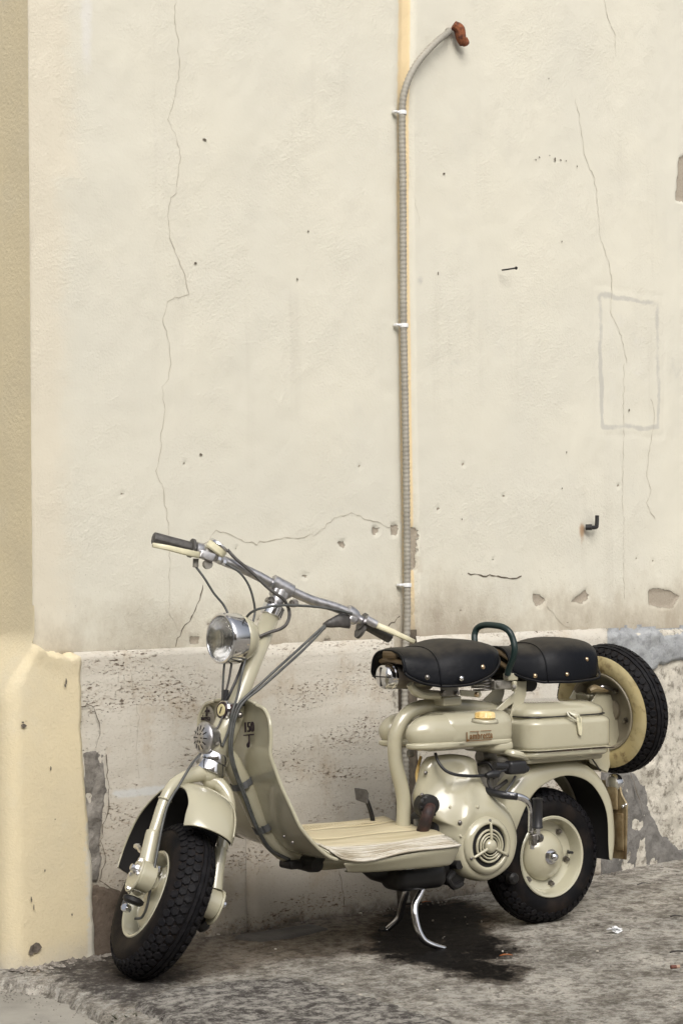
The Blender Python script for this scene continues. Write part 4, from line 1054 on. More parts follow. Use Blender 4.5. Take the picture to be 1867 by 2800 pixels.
def grip(p0, p1, name='grip'):
    a = Vector(st(p0)); b = Vector(st(p1)); L = (b - a).length; d = (b - a).normalized()
    n = 30; rings = []
    x = d.orthogonal().normalized(); y = d.cross(x)
    for h, k in ((0, .9), (.002, 1), (L - .004, 1), (L - .001, .93), (L, .7)):
        rings.append([a + d * h + (x * math.cos(2 * math.pi * i / n) + y * math.sin(2 * math.pi * i / n)) * (.0158 * k - (.0012 if i % 3 == 0 else 0)) for i in range(n)])
    g = MB().add(loft(rings)); o = part(g, name, M_GRIP, H)
    part(MB().add(lathe([(.018, -.004), (.0245, -.003), (.0245, .003), (.018, .005)], a, d, 24)), 'grip_flange', M_GRIP, o)
    return o
GR = grip((-0,-0.2623,0.4788), (-0,-0.3647,0.4587)); GL = grip((-0.005,0.242,0.5057), (-0.005,0.3333,0.501))
def blade(P, w0, w1, th):
    rings = []
    P = [Vector(p) for p in P]
    for i, p in enumerate(P):
        t = (P[min(i + 1, len(P) - 1)] - P[max(i - 1, 0)]).normalized(); s_ = E1.cross(t).normalized(); w = w0 + (w1 - w0) * i / (len(P) - 1)
        ring = []
        for k in range(12):
            q = 2 * math.pi * k / 12; cx_, sx2 = math.cos(q), math.sin(q)
            ring.append(p + s_ * w * math.copysign(abs(cx_) ** .6, cx_) + E1 * th * math.copysign(abs(sx2) ** .6, sx2))
        rings.append(ring)
    return loft(rings)
part(MB().add(blade([st((0.026,-0.245,0.4651)), st((0.03,-0.2895,0.4538)), st((0.032,-0.3287,0.4452)), st((0.034,-0.3686,0.4342))], .0085, .0060, .0045)), 'brake_lever', M_CREAM, H, smooth=True)
part(MB().add(blade([st((0.026,0.2619,0.5065)), st((0.03,0.3025,0.508)), st((0.034,0.3459,0.5086)), st((0.036,0.3815,0.5089))], .0085, .0060, .0045)), 'clutch_lever', M_CREAM, H, smooth=True)
mb = MB().add(lathe([(.0165, 0), (.020, .003), (.020, .020), (.016, .026)], st((-0,-0.2554,0.48)), Vector(st((-0,-0.2237,0.4858))) - Vector(st((-0,-0.2554,0.48))), 24))
mb.add(rbox(st((0.02,-0.2246,0.4732)), (.040, .018, .022), .003, 2, axes=(Vector(st((-0,-0.179,0.4843))) - Vector(st((-0,-0.2208,0.479))), E1, E3)))
mb.add(tube([st((0.01,-0.2044,0.4857)), st((0.01,-0.1668,0.486))], .0075, 10, 2))
part(mb, 'lever_bracket', M_ALU, H)
part(MB().add(tube([st((0.004,-0.2424,0.4583)), st((0.004,-0.2349,0.4385))], .0075, 12, 2)).add(lathe([(.012, -.006), (.012, .006)], st((0.012,-0.2111,0.457)), E1, 12)), 'throttle_spout', M_GREYMET, H)
for x, y in ((598, 1530), (612, 1537)):
    part(MB().add(lathe([(.0085, -.004), (.0085, .004)], st((0.018,-0.191,0.479) if x < 600 else (0.018,-0.1756,0.4781)), E2, 6)), 'cable_adjuster', M_CHROME, H)
# left twist-grip housing with rubber boot
a = Vector(st((-0,0.1897,0.5107))); b = Vector(st((-0,0.2255,0.5062)))
part(MB().add(lathe([(.014, -.004), (.0195, 0), (.0205, .012), (.0195, .024), (.016, .032)], a, b - a, 24)).add(rbox(st((0.004,0.2079,0.5)), (.030, .03, .032), .010, 3, axes=(E2, E1, E3))), 'twist_housing', M_ALU, H)
part(MB().add(blade([st((0.026,0.2362,0.5082)), st((0.028,0.2675,0.5068))], .011, .010, .008)), 'lever_bracket', M_ALU, H)
part(MB().add(lathe([(.024, -.004), (.025, 0), (.024, .004)], st((-0.002,0.245,0.484)), Vector(st((-0,0.3311,0.4998))) - Vector(st((-0,0.2399,0.5044))), 20)), 'boot_ring', M_GRIP, H)
part(MB().add(blade([st((0.006,0.1998,0.49)), st((0.006,0.175,0.4766)), st((0.006,0.1558,0.4607)), st((0.006,0.1441,0.4513))], .022, .006, .012)), 'rubber_boot', M_GRIP, H, smooth=True)
# dip switch on the right bar
sw = Vector(st((0.004,-0.2018,0.5059))); dsw = (E3 * .93 + E2 * .20 + E1 * .25).normalized()
part(MB().add(lathe([(.024, -.012), (.0275, -.008), (.0275, .005), (.025, .008)], sw, dsw, 28)), 'switch_box', M_CREAM, H)
part(MB().add(lathe([(.0275, .0082), (.0278, .010), (.026, .0145), (.012, .0165), (0, .0165)], sw, dsw, 28)), 'switch_lid', M_CHROME, H)
part(MB().add(tube([sw - dsw * .012, sw - dsw * .03], .012, 12, 2)), 'switch_foot', M_GREYMET, H)

# ---------------------------------------------------------------- headlight
hc = Vector((1.045,-0,0.8103)); hd = Vector((1, 0.06, 0.03)).normalized()
o = hc
shell = MB().add(lathe([(.062, -.046), (.060, -.060), (.054, -.076), (.042, -.091), (.026, -.100), (.012, -.104), (0, -.105)], o, hd, 40))
shell.add(tube([o - hd * .085 - Vector((0, 0, .02)), Vector((0.9575,-0,0.7784)), Vector((0.9348,0,0.7667))], [.026, .022, .020], 16, 5))
HL = part(shell, 'headlight', M_PAINT, smooth=True)
part(MB().add(lathe([(.0625, -.048), (.0640, -.046), (.0645, -.010), (.0638, -.002), (.0600, .003), (.0565, .000), (.0560, -.006)], o, hd, 56, cap=False)), 'headlight_rim', M_CHROME, HL, True)
part(MB().add(lathe([(.0562, -.002), (.050, .004), (.036, .010), (.018, .0135), (0, .0145)], o, hd, 48)), 'lens', M_GLASS, HL, True)
part(MB().add(lathe([(.0565, -.004), (.050, -.016), (.040, -.028), (.026, -.038), (.012, -.043), (0, -.044)], o, hd, 48)), 'reflector', M_REFL, HL, True)
part(MB().add(lathe([(.006, -.042), (.007, -.02), (.005, -.012), (0, -.010)], o, hd, 16)), 'bulb', M_WHITE, HL, True)

# horn
ho = Vector((1.0987,0,0.5653)); hod = Vector((1, 0.02, 0.10)).normalized()
HN = part(MB().add(lathe([(.018, -.036), (.030, -.034), (.033, -.028), (.034, -.012), (.036, -.008)], ho, hod, 36)), 'horn', M_ALU)
part(MB().add(lathe([(.036, -.008), (.0405, -.007), (.041, -.002), (.039, .001), (.030, .007), (.016, .011), (0, .012)], ho, hod, 40)), 'horn_cover', M_ALU, HN, True)
hz = (Zz - hod * hod.z).normalized(); hy = hz.cross(hod)
sl = MB()
for r_, n_, l_ in ((.011, 6, .0035), (.0245, 12, .0060)):
    for k in range(n_):
        a = 2 * math.pi * k / n_; ctr = ho + hod * (.0122 - (r_ / .033) ** 2 * .0065 + .0004) + (hy * math.cos(a) + hz * math.sin(a)) * r_
        tg = (-hy * math.sin(a) + hz * math.cos(a)); rd_ = (hy * math.cos(a) + hz * math.sin(a) - hod * .2).normalized()
        sl.add(rbox(ctr, (.003, l_ * 2.2 if r_ > .02 else l_ * 2, .0012), .0006, 1, axes=(tg, rd_, tg.cross(rd_))))
part(sl, 'horn_slots', M_DARK, HN)['kind'] = 'stuff'
for k in range(6):
    a = R_(60 * k + 20); part(MB().add(bolt(ho + (hy * math.cos(a) + hz * math.sin(a)) * .037 - hod * .0015, hod, .003, .003, False)), 'horn_screw', M_STEEL, HN)
part(MB().add(tube([ho - hod * .03 - hz * .02, Vector((1.1098,0,0.5144)), Vector((1.1026,-0,0.5049)), Vector((1.0902,0.02,0.51))], .008, 10)).add(rbox((1.0747,0.025,0.5546), (.012, .014, .012), .002, 2)), 'horn_bracket', M_GREYMET, HN)
part(MB().add(tube([(1.084,0.025,0.575), (1.0712,0.03,0.5683), (1.0651,0.03,0.5544), (1.0652,0.03,0.5453), (1.0567,0.03,0.5521)], .002, 8)), 'horn_wire', M_CABLEB, HN)
# steering lock on a clip
lo = Vector((1.0491,0.012,0.6324)); lod = Vector((1, 0.12, 0.12)).normalized()
LK = part(MB().add(lathe([(.018, -.026), (.024, -.022), (.0265, -.004), (.0235, 0)], lo, lod, 30)), 'lock_switch', M_CHROME)
part(MB().add(lathe([(.022, .0002), (.020, .003), (0, .003)], lo, lod, 30)), 'lock_face', M_BADGE, LK)
part(MB().add(lathe([(.0155, .0032), (.0145, .0045), (0, .0045)], lo, lod, 26)), 'lock_dial', simple('cream_dial', (.62, .55, .31), .4), LK)
lz = (Zz - lod * lod.z).normalized(); ly = lz.cross(lod)
part(MB().add(rbox(lo + lod * .0052, (.004, .018, .002), .0008, 1, axes=((ly * .97 + lz * .0), lz * .95 + ly * .3, lod))), 'key_slot', M_BLACK, LK)
part(MB().add(rbox((1.0323,0.03,0.6361), (.012, .02, .022), .004, 2)).add(tube([(1.0388,0.03,0.6255), (1.0268,0.04,0.6272), (1.0164,0.042,0.6205)], .008, 10)), 'lock_clip', M_RUST, LK)
part(MB().add(bolt((1.0189,0.046,0.6208), (0.3, 1, 0), .008, .010, False)), 'clip_bolt', M_STEEL, LK)
part(MB().add(rbox((1.013,0.03,0.6452), (.030, .02, .008), .003, 2)).add(rbox((1.0164,0.03,0.6353), (.010, .016, .022), .003, 2)), 'cable_guide', M_CABLEB, LK)

# ---------------------------------------------------------------- leg shield and floorboard
stn = [(1.003, .100, .648), (1.003, .138, .640), (1.004, .160, .622), (1.006, .172, .600), (1.006, .174, .565), (1.008, .174, .530), (.997, .176, .497), (.982, .185, .448), (.963, .195, .400), (.946, .205, .356), (.925, .211, .326), (.900, .216, .299), (.872, .219, .277), (.846, .220, .266)]
rings = []
for i, (u, w, z) in enumerate(stn):
    dish = np.interp(z, [.26, .32, .45, .65], [.0, .008, .018, .022])
    ring = []
    for j in range(-12, 13):
        t_ = j / 12; e = abs(t_)
        back = dish * (1 - e ** 2.4)
        zz_ = z - (.012 * (1 - (e * .9) ** 2) * np.interp(z, [.26, .40], [1, 0]))
        lift = .014 * (1 - t_) * .5 * np.interp(z, [.26, .36], [1, 0])
        ring.append((u - back + (.004 if e > .93 else 0), w * t_, zz_ + lift + (0.010 * (1 - e) if i == 0 else 0)))
    rings.append(ring)
LS = part(loft(rings, closed=False, caps=False), 'leg_shield', M_PAINT, smooth=True, mods=(solidify(.0025, 0), subsurf(1)))
for sd in (-1, 1):
    ed = [(u + .003, sd * w, z + (.014 if sd < 0 else 0) * np.interp(z, [.26, .36], [1, 0])) for u, w, z in stn]
    part(MB().add(tube(ed, .0050, 8, 4)), 'edge_bead', M_PAINT, LS, True)
part(MB().add(tube([(1.004, -.098, .650), (.995, -.05, .656), (.990, 0, .658), (.995, .05, .656), (1.004, .098, .650)], .005, 8, 4)), 'edge_bead', M_PAINT, LS, True)
# badges on the shield: number badge with drop below, and name with round emblem
bp = lambda y, z, d=.0: (1.006 - .022 * (1 - (abs(y) / .175) ** 2.4) + d, y, z)
b150 = MB()
x0 = Vector((1,0.0455,0.5735)); x1 = Vector((1,0.094,0.5834))
ay_ = Vector((-.02, -.10, 1)).normalized(); ax_ = Vector((-.02, 1, .10)).normalized()
tx = text_mesh('150', .036, Vector((1.0045, x0.y - .004, x0.z + .003)), ax_, ay_, .004, bold=.0, sx=.80, space=1.12)
b150.add(tx)
b150.add(rbox(Vector((1.004, x0.y + .017, x0.z - .002)), (.046, .004, .0035), .001, 1, axes=(ax_, U, ay_)))
b150.add(tube([(1.004, x0.y + .019, x0.z - .002), (1.004, x0.y + .019, x0.z - .018), (1.004, x0.y + .015, x0.z - .026)], [.0022, .0022, .0045], 8, 4))
b150.add(lathe([(.006, -.0015), (.006, .0015)], (1.004, x0.y + .014, x0.z - .028), U, 14))
part(b150, 'number_badge', M_BADGE, LS)
nm = MB(); x0 = Vector((1,-0.1808,0.587))
nm.add(text_mesh('Lambretta', .021, Vector((1.0075, x0.y, x0.z + .008)), Vector((0, 1, .04)), Zz, .002, bold=-.0003, sx=.66, space=1.1))
for dz in (-.0035, .0185): nm.add(rbox(Vector((1.0075, x0.y + .036, x0.z + dz + .010)), (.070, .002, .0009), .0003, 1, axes=((0, 1, .04), U, Zz)))
part(nm, 'name_badge', M_BADGE, LS)
em = MB(); e0 = Vector((1,-0.1445,0.6052))
em.add(rbox(Vector((1.003, e0.y + .004, e0.z + .016)), (.026, .003, .007), .001, 2, axes=((0, 1, .04), U, Zz))).add(rbox(Vector((1.003, e0.y + .004, e0.z + .018)), (.004, .003, .022), .001, 2, axes=((0, 1, .04), U, Zz))).add(lathe([(.0035, 0), (.0035, .003)], (1.002, e0.y + .003, e0.z + .006), U, 14))
part(em, 'emblem', M_BADGE, LS)
part(MB().add(lathe([(.037, 0), (.037, .0012)], (1.0015, e0.y + .002, e0.z - .004), U, 40)), 'emblem_disc', simple('silver_grey_decal', (.30, .28, .24), .4, .3), LS)
for p in ((0.9589,0.15,0.3254), (0.9667,0.2,0.3166)):
    part(MB().add(bolt(Vector(p), (.7, .3, -.6), .004, .004, False)), 'shield_rivet', M_STEEL, LS)

# floorboard
zf = lambda v: np.interp(v, [-.225, -.18, -.10, 0, .10, .18, .225], [.296, .300, .301, .300, .290, .277, .268])
ur = lambda v: np.interp(v, [-.225, -.19, -.12, -.06, 0, .09, .17, .225], [.40, .42, .45, .475, .47, .460, .472, .480])
def floor_sheet(v0, v1, du0, du1, dz, nv=10, nu=26, wav=.0016, ramp=0.0):
    V = []; F = []; ed = []
    for i in range(nv + 1):
        v = v0 + (v1 - v0) * i / nv
        for j in range(nu + 1):
            f = j / nu; u = (.875 + du0) * (1 - f) + (ur(v) + du1) * f
            z = zf(v) + dz + ramp * (1 - f) ** 6 + wav * math.sin(f * 9 + v * 40) - .004 * math.sin(math.pi * f)
            if u > .80: z += np.interp(u, [.80, .845, .90], [0, .004, .036])
            if v > .12: z += (v - .12) / .1 * (-.011 * math.exp(-((f - .26) / .22) ** 2) + .002)
            V.append((u, v, z)); ed.append(np.clip((v - .11) / .06, 0, 1))
    for i in range(nv):
        for j in range(nu):
            a = i * (nu + 1) + j; F.append((a, a + nu + 1, a + nu + 2, a + 1))
    return V, F, ed
V, F, ed = floor_sheet(-.222, .216, 0, .002, -.004)
FB = mesh_obj('floorboard', V, F, M_PAINT, SCO, True, mods=(solidify(.003, 0),))
strips = [(-.220, -.155), (-.152, -.072), (-.068, .060), (.064, .145), (.148, .226)]
for k, (a, b) in enumerate(strips):
    V, F, ed = floor_sheet(a, b, -.004, -.004 if k < 4 else -.008, .0005 + (.0015 if k % 2 else 0), nv=6)
    mesh_obj('floor_mat', V, F, M_MAT, FB, True, attrs={'edge': ed}, mods=(solidify(.004, 1),))
# ridges on the near mat
rg = MB()
for v in (.152, .163, .174, .185, .196, .207, .218):
    P = []
    for j in range(15):
        f = j / 14; u = .86 * (1 - f) + (ur(v) + .004) * f
        z = zf(v) + .0052 + .0016 * math.sin(f * 9 + v * 40) - .004 * math.sin(math.pi * f)
        if u > .80: z += np.interp(u, [.80, .845, .90], [0, .004, .036])
        z += (v - .12) / .1 * (-.011 * math.exp(-((f - .26) / .22) ** 2) + .002); P.append((u, v, z))
    rg.add(tube(P, .0022, 6, 2))
mesh_obj('mat_ridges', rg.V, rg.F, M_MAT, FB, True, attrs={'edge': [1.0] * len(rg.V)})['kind'] = 'stuff'
# lattice studs on the far mat
ls_ = MB()
for i in range(0, 34):
    for s_ in (-1, 1):
        u0 = .52 + i * .0095; P = []
        for q in range(4):
            v = -.148 + q * .024; u = u0 + s_ * (q - 1.5) * .010
            if u > ur(v) + .01 and u < .80: P.append((u, v, zf(v) + .0068 - .004 * math.sin(math.pi * np.clip((.875 - u) / (.875 - ur(v)), 0, 1))))
        if len(P) > 2: ls_.add(tube(P, .0010, 4, 1, caps=False, smooth_path=False))
mesh_obj('mat_lattice', ls_.V, ls_.F, M_MAT, FB, True, attrs={'edge': [0.3] * len(ls_.V)})['kind'] = 'stuff'
# side skirt under the near edge
sk = []
top = [(0.8315,0.212,0.2574), (0.7583,0.214,0.2531), (0.6932,0.215,0.2567), (0.5987,0.216,0.2635), (0.5353,0.216,0.2656), (0.4754,0.214,0.266)]
bot = [(0.8058,0.196,0.2283), (0.7288,0.198,0.2216), (0.6723,0.199,0.2203), (0.6117,0.2,0.2187), (0.5474,0.2,0.2168), (0.4838,0.196,0.2154)]
rings = []
for (a, b) in zip(top, bot):
    a = Vector(a); b = Vector(b)
    rings.append([a + Vector((0, .003, .002)), a + Vector((0, .004, -.006)), a.lerp(b, .5) + Vector((0, .002, 0)), b.lerp(a, .12), b + Vector((0, -.006, -.001)), b + Vector((0, -.03, .004))])
e0 = Vector(top[-1]); e1 = Vector(bot[-1])
rings.append([p + Vector((-.018, -.012, .002)) for p in rings[-1][:4]] + [p + Vector((-.008, -.012, .004)) for p in rings[-1][4:]])
rings.append([p + Vector((-.006, -.05, .0)) for p in rings[-1]])
SKm = part(loft(rings, closed=False, caps=False), 'side_skirt', M_PAINT, smooth=True, mods=(solidify(.003, 0), subsurf(2)))
part(MB().add(tube([(0.2905,-0.02,0.2313), (0.3498,-0.2,0.2684)], .012, 8, 2)), 'floor_support', M_BLACK)

# ---------------------------------------------------------------- frame tubes
MT = part(MB().add(tube([(0.4927,-0,0.2758), (0.491,0,0.3093), (0.489,-0,0.3621), (0.4954,0,0.4039), (0.5101,0,0.4548), (0.5154,-0,0.4936), (0.5149,0,0.5224), (0.5086,-0,0.5489), (0.4902,-0,0.5817), (0.4564,0,0.6042), (0.4093,0,0.6127), (0.3398,0,0.6116), (0.2608,0,0.605), (0.2008,-0,0.5953), (0.1505,-0,0.5771)], .0195, 20, 7)), 'main_tube', M_PAINT, smooth=True)
DT = part(MB().add(tube([(1.0517,0,0.5291), (1.0222,-0,0.5046), (1.0002,0,0.4686), (0.9718,0,0.4192), (0.9454,0,0.3696), (0.9168,-0,0.3187), (0.8931,0,0.2892), (0.8495,0,0.2579), (0.783,0,0.2364), (0.6697,-0,0.2333), (0.493,-0,0.2614)], [.026, .026, .0255, .025, .025, .025, .025, .025, .025, .025, .02], 20, 7)), 'down_tube', M_PAINT, smooth=True)
for a, b in ((((0.9918,0,0.4544)), ((0.9845,0,0.4383))), (((0.9295,-0,0.3427)), ((0.921,-0,0.3264)))):
    part(MB().add(tube([a, b], .0275, 24, 2, caps=False)), 'rubber_strap', M_STRAP, DT)
    q = Vector(a); part(MB().add(tube([Vector(a) + Vector((.006, .024, 0)), Vector(b) + Vector((.006, .024, 0))], .0115, 12, 2, caps=False)), 'rubber_strap', M_STRAP, DT)
part(MB().add(rbox((0.8452,0.01,0.2336), (.05, .06, .022), .008, 2)).add(lathe([(.020, -.04), (.022, 0), (.018, .03)], (0.8159,0.05,0.2353), Vv, 16)).add(tube([(0.8416,0.03,0.2326), (0.8139,0.03,0.2348), (0.7804,0.03,0.2412), (0.7625,0.02,0.2433)], [.012, .018, .014, .01], 10)), 'tube_bracket', M_BLACK, DT)

# ---------------------------------------------------------------- cables
def cable(P, r=.0031, m=M_CABLE, name='cable'):
    return part(MB().add(tube(P, r, 8, 8)), name, m, smooth=True)
cable([st((0.004,-0.2344,0.4397)), st((0.01,-0.2034,0.4212)), st((0.01,-0.1666,0.3978)), (1.0224,-0.02,0.8929), (1.0106,-0.01,0.8606)])
cable([st((0.02,-0.1698,0.4776)), st((0.025,-0.1295,0.4715)), st((0.02,-0.0925,0.4535)), st((0.01,-0.0627,0.4273)), st((-0,-0.0439,0.4041)), (0.9489,-0,0.8501), (0.9557,-0,0.8318)])
cable([(0.9749,0,0.8544), (0.9715,0.03,0.8748), (0.9556,0.06,0.8857), st((0.05,0.0031,0.4392)), st((0.04,0.0769,0.4707)), st((0.03,0.1397,0.4919)), st((0.02,0.1971,0.5064))], .0034)
cable([st((0.01,-0.1767,0.5141)), st((0.02,-0.1502,0.5)), st((0.03,-0.0993,0.4841)), st((0.04,-0.0524,0.4653)), st((0.045,-0.0211,0.458)), st((0.04,0.0048,0.454)), st((0.03,0.0313,0.4363)), (0.8769,0.05,0.849), (0.8925,0.045,0.8327), (0.9213,0.03,0.8222), (0.9565,0.02,0.8082)], .0043, M_GRIP)
cable([st((0.006,0.1468,0.4556)), st((0.01,0.1269,0.4186)), st((0.02,0.0981,0.3652)), (0.9143,0.06,0.7345), (0.9626,0.05,0.694), (1.0006,0.045,0.6653), (1.0231,0.043,0.6435), (1.0384,0.043,0.608), (1.0464,0.045,0.5723), (1.049,0.045,0.5363), (1.0402,0.042,0.4995), (1.0221,0.034,0.4616), (1.0043,0.032,0.4239), (0.9761,0.03,0.3581), (0.9504,0.026,0.3147), (0.9169,0.02,0.2748), (0.8625,0.02,0.2453)], .0036)
cable([st((0.008,0.1478,0.4508)), st((0.014,0.1324,0.4167)), st((0.025,0.1046,0.3598)), (0.9132,0.065,0.7255), (0.9615,0.055,0.6868), (0.9984,0.05,0.6609), (1.0198,0.048,0.639), (1.0328,0.046,0.6079), (1.0407,0.046,0.5721), (1.0433,0.046,0.5361), (1.0345,0.043,0.4992), (1.0163,0.035,0.4613), (0.9991,0.034,0.4237), (0.9719,0.032,0.3579), (0.9474,0.028,0.3146), (0.9138,0.022,0.2747), (0.8603,0.02,0.247)], .0036)
cable([(1.0341,0,0.7497), (1.0377,0,0.7152), (1.0417,-0,0.6533)], .003)
cable([(1.0188,0.01,0.7495), (1.0291,0.012,0.7061), (1.0378,0.01,0.6745)], .003, M_GRIP); part(MB().add(tube([(1.0356,0.01,0.6826), (1.0391,0.01,0.6555)], .007, 10, 2)), 'cable_boot', M_CABLEB)
cable([(0.9805,0,0.7479), (1.0143,0.03,0.7153), (1.0391,0.035,0.6756), (1.0447,0.03,0.6602)], .0036, M_CABLEB)
cable([(0.9902,0.03,0.76), (1.0075,0.04,0.7245), (1.0222,0.042,0.6706), (1.0394,0.045,0.6307), (1.0465,0.042,0.5948), (1.0496,0.04,0.5812), (1.064,0.035,0.5438)], .0034)
cable([(1.052,0.02,0.6184), (1.0649,0.02,0.5945), (1.0756,0.02,0.5851)], .0028, M_GRIP)
cable([(1.1124,0.01,0.5269), st((0.06,-0.071,-0.0259)), st((0.075,-0.0857,-0.0856)), st((0.085,-0.0972,-0.1349)), st((0.095,-0.0964,-0.1815)), st((0.105,-0.0904,-0.2304)), st((0.115,-0.0828,-0.2828)), st((0.12,-0.0769,-0.3127)), st((0.11,-0.0682,-0.3421)), st((0.09,-0.0526,-0.3834)), st((0.07,-0.0478,-0.4087)), st((0.05,-0.0549,-0.4165))], .0034, name='brake_cable')
part(MB().add(lathe([(.016, -.003), (.019, 0), (.016, .003)], st((0.05,-0.0968,-0.1268)), E3, 20, cap=False)), 'cable_ring', M_PAINT)
part(MB().add(rbox(st((0.115,-0.0837,-0.311)), (.016, .014, .012), .003, 2)), 'cable_stop', M_PAINT)

# ---------------------------------------------------------------- tank
tc = Vector((.382, 0.0, .5475))
TKm = MB().add(rbox((.312, .0, .5490), (.250, .226, .100), (.045, .045, .036), 7)).add(rbox((.312, 0, .516), (.251, .227, .028), (.048, .048, .011), 6))
for sd in (-1, 1):
    TKm.add(rbox((.412 - (.012 if sd < 0 else 0), sd * .070, .5470), (.222, .086, .096), (.075, .042, .050), 8)).add(rbox((.412 - (.012 if sd < 0 else 0), sd * .070, .516), (.223, .087, .028), (.070, .045, .011), 6))
TKm.add(rbox((.232, .03, .503), (.080, .165, .042), (.03, .03, .018), 5))
TK = part(TKm, 'fuel_tank', M_PAINT, smooth=True)
fc = Vector((0.3936,0.2305,0.598))
part(MB().add(lathe([(.036, -.012), (.033, -.004), (.028, -.002)], fc - Vector((0, 0, .005)), (0, .10, 1), 30)), 'filler_neck', M_PAINT, TK, True)
n = 40; rings = []
for h, r, k in ((-.008, .024, 0), (-.004, .0275, 0), (-.002, .0270, .0022), (.006, .0262, .0022), (.009, .024, .0016), (.010, .018, 0), (.008, .016, 0), (.008, .001, 0)):
    rings.append([fc + Vector(((r - (k if (i % 4) < 2 else 0)) * math.cos(2 * math.pi * i / n), (r - (k if (i % 4) < 2 else 0)) * math.sin(2 * math.pi * i / n), h)) for i in range(n)])
part(loft(rings), 'fuel_cap', M_AMBER, TK)
part(MB().add(bolt((0.201,0.04,0.5883), Vv, .008, .008)), 'tank_bolt', M_STEEL, TK)
lt = MB(); l0 = Vector((0.3678,0.1165,0.5269))
lt.add(text_mesh('L', .0320, l0 + Vector((0, 0, -.0015)), -U, Zz, .0012, bold=.0007, sx=.62))
lt.add(text_mesh('ambretta', .0260, l0 + Vector((-.0125, 0, .0015)), -U, Zz, .0012, bold=.0003, sx=.70, space=1.14))
lt.add(rbox(l0 + Vector((-.042, 0, -.0028)), (.084, .0012, .0022), .0004, 1)).add(rbox(l0 + Vector((-.028, 0, .0215)), (.030, .0012, .0018), .0004, 1)).add(rbox(l0 + Vector((-.066, 0, .0215)), (.036, .0012, .0018), .0004, 1))
part(lt, 'tank_lettering', M_GOLD, TK)

# ---------------------------------------------------------------- toolbox
bc = Vector((.066, 0.0, .522))
BX = part(MB().add(rbox((.012, 0, .5255), (.306, .272, .100), (.050, .050, .022), 6)).add(rbox((.012, 0, .474), (.296, .264, .032), (.050, .050, .014), 5)).add(rbox((.012, 0, .4865), (.309, .275, .007), (.051, .051, .003), 5)), 'toolbox', M_PAINT, smooth=True)
lid = []
for h, sx2, sy2 in ((-.010, .140, .122), (-.001, .1450, .1275), (.003, .1465, .1290), (.009, .1460, .1285), (.019, .141, .123), (.030, .124, .104), (.0345, .110, .090), (.036, .098, .078), (.0368, .06, .045)):
    ring = []
    for i in range(64):
        a = 2 * math.pi * i / 64; c_, s_ = math.cos(a), math.sin(a); e = .36
        ring.append((.012 + (sx2 - .0015) * math.copysign(abs(c_) ** e, c_) * (1 - .03 * (abs(c_ * s_) * 2) ** 3), sy2 * math.copysign(abs(s_) ** e, s_) * (1 - .03 * (abs(c_ * s_) * 2) ** 3), .5760 + h))
    lid.append(ring)
part(loft(lid), 'lid', M_PAINT, BX, mods=(bevel(.002, 2, 25),))
for u0, u1 in ((-.128, -.05), (-.04, .02), (.025, .142)): part(MB().add(tube([(u0, .1378, .4826), ((u0 + u1) / 2, .1384, .4824), (u1, .1378, .4826)], .0013, 6, 3)), 'rust_line', M_RUST, BX)
sm = [(.012 + .1435 * math.copysign(abs(math.cos(a)) ** .36, math.cos(a)), .1265 * math.copysign(abs(math.sin(a)) ** .36, math.sin(a)), .5752) for a in [2 * math.pi * (k + .5) / 64 for k in range(65)]]
part(MB().add(tube(sm, .0022, 6, 1, smooth_path=False)), 'lid_seam', M_BLACK, BX)
# strap latch
lp = [(0.0256,0.125,0.5911), (0.0239,0.135,0.5806), (0.0068,0.142,0.5642), (0.0017,0.143,0.5422), (-0.0005,0.143,0.5223)]
part(MB().add(blade([Vector((0.0118,0.115,0.5939)), Vector((0.0174,0.132,0.5851)), Vector((0.0088,0.14,0.5761)), Vector((0.0015,0.142,0.5719))], .012, .007, .003)), 'latch_tab', M_PAINT, BX, smooth=True)
part(MB().add(tube([(0.0355,0.132,0.5849), (0.033,0.138,0.5752), (0.0206,0.143,0.5659), (0.0112,0.144,0.5596)], .0028, 8)).add(tube([(0.0074,0.14,0.582), (0.0032,0.144,0.5721), (0.0009,0.144,0.5571)], .0025, 8)), 'latch_wire', M_PAINT2, BX)
part(MB().add(plate([(0.0115,0.1415,0.5704), (-0.0067,0.1415,0.5715), (-0.0087,0.1415,0.5416), (-0.007,0.1415,0.5219), (-0.0005,0.1415,0.5193), (0.0046,0.1415,0.5274)], Vv, .006)), 'latch_strap', M_CREAM, BX, mods=(bevel(.002),))

# ---------------------------------------------------------------- saddles
def saddle(stations, name, n=9):
    rings = []
    for (u, zt, hw, zh, sk_) in stations:
        ring = []
        for j in range(-n, n + 1):
            q = j / n; a = abs(q) * math.pi / 2
            y = hw * math.sin(a) ** .78 * (1 + .06 * sk_ * abs(q) ** 3); z = zh + (zt - zh) * max(math.cos(a), 0) ** np.interp(abs(q), [0, .75, 1], [.62, .62, .95])
            ring.append((u, math.copysign(y, q) if q else 0.0, z))
        rings.append(ring)
    return loft(rings, closed=False, caps=False)
FSS = [(.533, .765, .070, .708, 1), (.524, .769, .077, .697, 1), (.49, .771, .091, .680, 1), (.45, .769, .102, .672, 1), (.438, .771, .106, .671, 1), (.40, .785, .120, .671, 1), (.36, .791, .128, .674, .6), (.325, .789, .133, .684, .4), (.29, .786, .128, .695, 0), (.268, .782, .118, .706, 0), (.246, .777, .104, .720, 0), (.228, .771, .084, .734, 0), (.218, .765, .060, .746, 0)]
FS = part(saddle(FSS, 'saddle'), 'front_saddle', M_VINYL, smooth=True, mods=(solidify(.005, 0), subsurf(1)))
